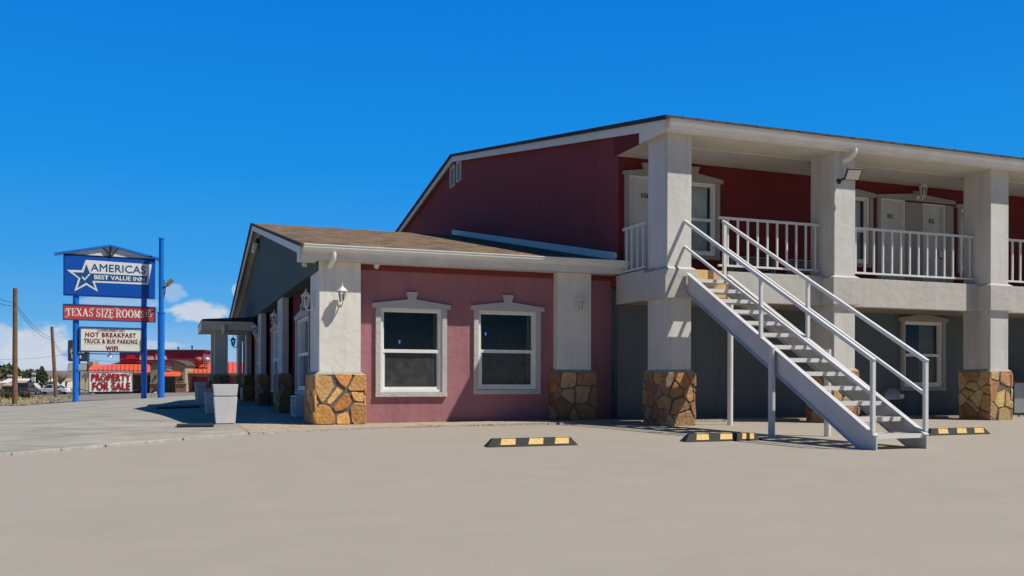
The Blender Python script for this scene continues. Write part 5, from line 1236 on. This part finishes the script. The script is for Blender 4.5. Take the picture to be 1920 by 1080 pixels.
def hut(u0, u1, v0, v1, d, mat, roofm, label, dep=6, grp='low buildings far down the road'):
    x, y = polar(d, (u0 + u1) / 2); z = gz(x, y); k = d / 1687.8; w = (u1 - u0) * k; zt = .85 + (711.8 - v0) * k - z; zr2 = zt
    o = thing('roadside_building', label, 'building', (x, y, z), -YAW, grp)
    b = MB(); b.box(-w / 2, w / 2, 0, dep, -.3, zt - .25); lbuild(b, 'wall', mat, o)
    b = MB(); b.prism([(-w / 2 - .3, -.3, zt - .249), (w / 2 + .3, -.3, zt - .249), (w / 2 + .3, dep / 2, zt + .5), (-w / 2 - .3, dep / 2, zt + .5)], [(-w / 2 - .3, -.3, zt - .12), (w / 2 + .3, -.3, zt - .12), (w / 2 + .3, dep / 2, zt + .65), (-w / 2 - .3, dep / 2, zt + .65)]); lbuild(b, 'roof', roofm, o)
    for q in range(3):
        b = MB(); a = -w / 2 + w * (q + .5) / 3; b.box(a - w * .09, a + w * .09, -.03, -.002, zt * .25, zt * .65); lbuild(b, 'window', M['shop_glass'], o)
hut(2, 40, 722, 740, 165, M['bld_white'], M['bld_white'], 'long low white building at the left edge behind the bushes')
hut(10, 52, 716, 726, 220, M['bld_white'], M['bld_teal'], 'building with a teal roof behind the nearest utility pole')
hut(8, 30, 727, 742, 140, M['bld_tan'], M['bld_tan'], 'small tan shed behind the left bush')
hut(92, 100, 719, 730, 230, M['bld_white'], M['bld_white'], 'tiny white house left of the leaning pole')
hut(118, 126, 719, 727, 260, M['bld_white'], M['bld_tan'], 'tiny pale house right of the bare tree')
def board(u, v0, v1, w_px, d, mats, label):
    x, y = polar(d, u); z = gz(x, y); k = d / 1687.8; o = thing('roadside_sign', label, 'sign', (x, y, z), -YAW, 'small roadside signs'); w = w_px * k
    z0, z1 = .85 + (711.8 - v1) * k - z, .85 + (711.8 - v0) * k - z
    b = MB(); b.tube([(-w * .3, .1, -.2), (-w * .3, .1, z1)], .08, 8); b.tube([(w * .3, .1, -.2), (w * .3, .1, z1)], .08, 8); lbuild(b, 'post', M['tag_white'], o)
    n = len(mats)
    for i, m in enumerate(mats):
        b = MB(); a, c = z1 - (z1 - z0) * i / n, z1 - (z1 - z0) * (i + .92) / n; b.box(-w / 2, w / 2, -.1, .08, c, a); lbuild(b, 'panel', M[m], o, .02)
board(18, 708.5, 715, 9, 190, ['sign_white', 'hat_red'], 'white and red roadside sign left of the nearest pole'); board(36, 711, 717, 8, 190, ['sign_white'], 'small white roadside sign right of the nearest pole')
board(63, 704, 721, 6.5, 180, ['sign_white', 'bld_teal', 'sign_white', 'sign_white'], 'tall white and green fuel price sign before the conifer')
for (u, v, d, l) in ((57.5, 697, 150, 'slender dark pole beside the fuel price sign'), (94.5, 710, 170, 'short dark pole left of the leaning utility pole')):
    x, y = polar(d, u); z = gz(x, y); b = MB(); b.tube([(x, y, z - .2), (x, y, .85 + (711.8 - v) / 1687.8 * d)], .08, 8); tag(b.build('thin_pole', M['black'], None), l, 'pole', 'thin far poles')
x, y = polar(60, 1.5); z = gz(x, y); b = MB(); b.tube([(x, y, z - .2), (x - .1, y, z + .75)], .05, 8); tag(b.build('fence_post', M['wood_pole'], None), 'short dark fence post at the left edge of the photo', 'post')
def car(u, d, rz, mat, label, suv=False):
    x, y = polar(d, u); z = gz(x, y) + .02; o = thing('parked_car', label, 'car', (x, y, z), rz, 'cars parked by the road'); L2 = 2.1 if suv else 2.25; W = .9
    low = [(-L2, .35), (-L2, .75), (-L2 + .1, .86), (L2 * .45, .92), (L2 - .15, .78), (L2, .62), (L2, .32)] if not suv else [(-L2, .4), (-L2, .95), (-L2 + .05, 1.05), (L2 * .45, 1.08), (L2 - .2, .98), (L2, .75), (L2, .38)]
    top = [(-L2 * .72, .88), (-L2 * .42, 1.34), (L2 * .12, 1.36), (L2 * .46, .92)] if not suv else [(-L2 + .06, 1.06), (-L2 * .86, 1.66), (L2 * .05, 1.70), (L2 * .46, 1.08)]
    b = MB(); b.prism([(a, -W, c) for a, c in low], [(a, W, c) for a, c in low]); bd = lbuild(b, 'body', mat, o, .07)
    b = MB(); b.prism([(a, -W * .86, c) for a, c in top], [(a, W * .86, c) for a, c in top]); lbuild(b, 'cabin', M['shop_glass'], o, .06)
    b = MB(); h = top[1][1]; b.hexa([(top[1][0] - .05, -W * .80, h - .01), (top[2][0] + .06, -W * .80, h - .01), (top[2][0] + .06, W * .80, h - .01), (top[1][0] - .05, W * .80, h - .01), (top[1][0] + .05, -W * .76, h + .05), (top[2][0] - .05, -W * .76, h + .05), (top[2][0] - .05, W * .76, h + .05), (top[1][0] + .05, W * .76, h + .05)])
    for s in (-1, 1):
        for a in (top[1][0] + (top[2][0] - top[1][0]) * .45,): b.bar((a, s * W * .87, .9), (a, s * W * .83, h), .09, .05)
        b.bar((top[0][0], s * W * .87, top[0][1]), (top[1][0], s * W * .84, h), .07, .06); b.bar((top[3][0], s * W * .87, top[3][1]), (top[2][0], s * W * .84, h), .07, .06)
    lbuild(b, 'roof', mat, o)
    for a in (-L2 * .6, L2 * .62):
        for s in (-1, 1):
            b = MB(); b.tube([(a, s * (W - .16), .32), (a, s * (W + .02), .32)], .32, 18); wlo = lbuild(b, 'wheel', M['tyre'], o); b = MB(); b.tube([(a, s * (W + .005), .32), (a, s * (W + .035), .32)], .19, 14); lbuild(b, 'rim', M['rim'], wlo)
    for s in (-1, 1):
        b = MB(); zz = .66 if not suv else .9; b.box(-L2 - .012, -L2 + .05, s * .72 - .14, s * .72 + .14, zz - .08, zz + .10); lbuild(b, 'tail_lamp', M['tail'], o); b = MB(); b.box(L2 - .12, L2 + .012, s * .66 - .16, s * .66 + .16, .60, .70); lbuild(b, 'headlight', M['lens'], o)
car(98, 128, rad(180) - YAW + rad(4), M['car_white'], 'white sedan parked across the road seen from its side')
car(50, 122, rad(80), M['car_dark'], 'dark blue car seen from behind by the nearest pole', True)
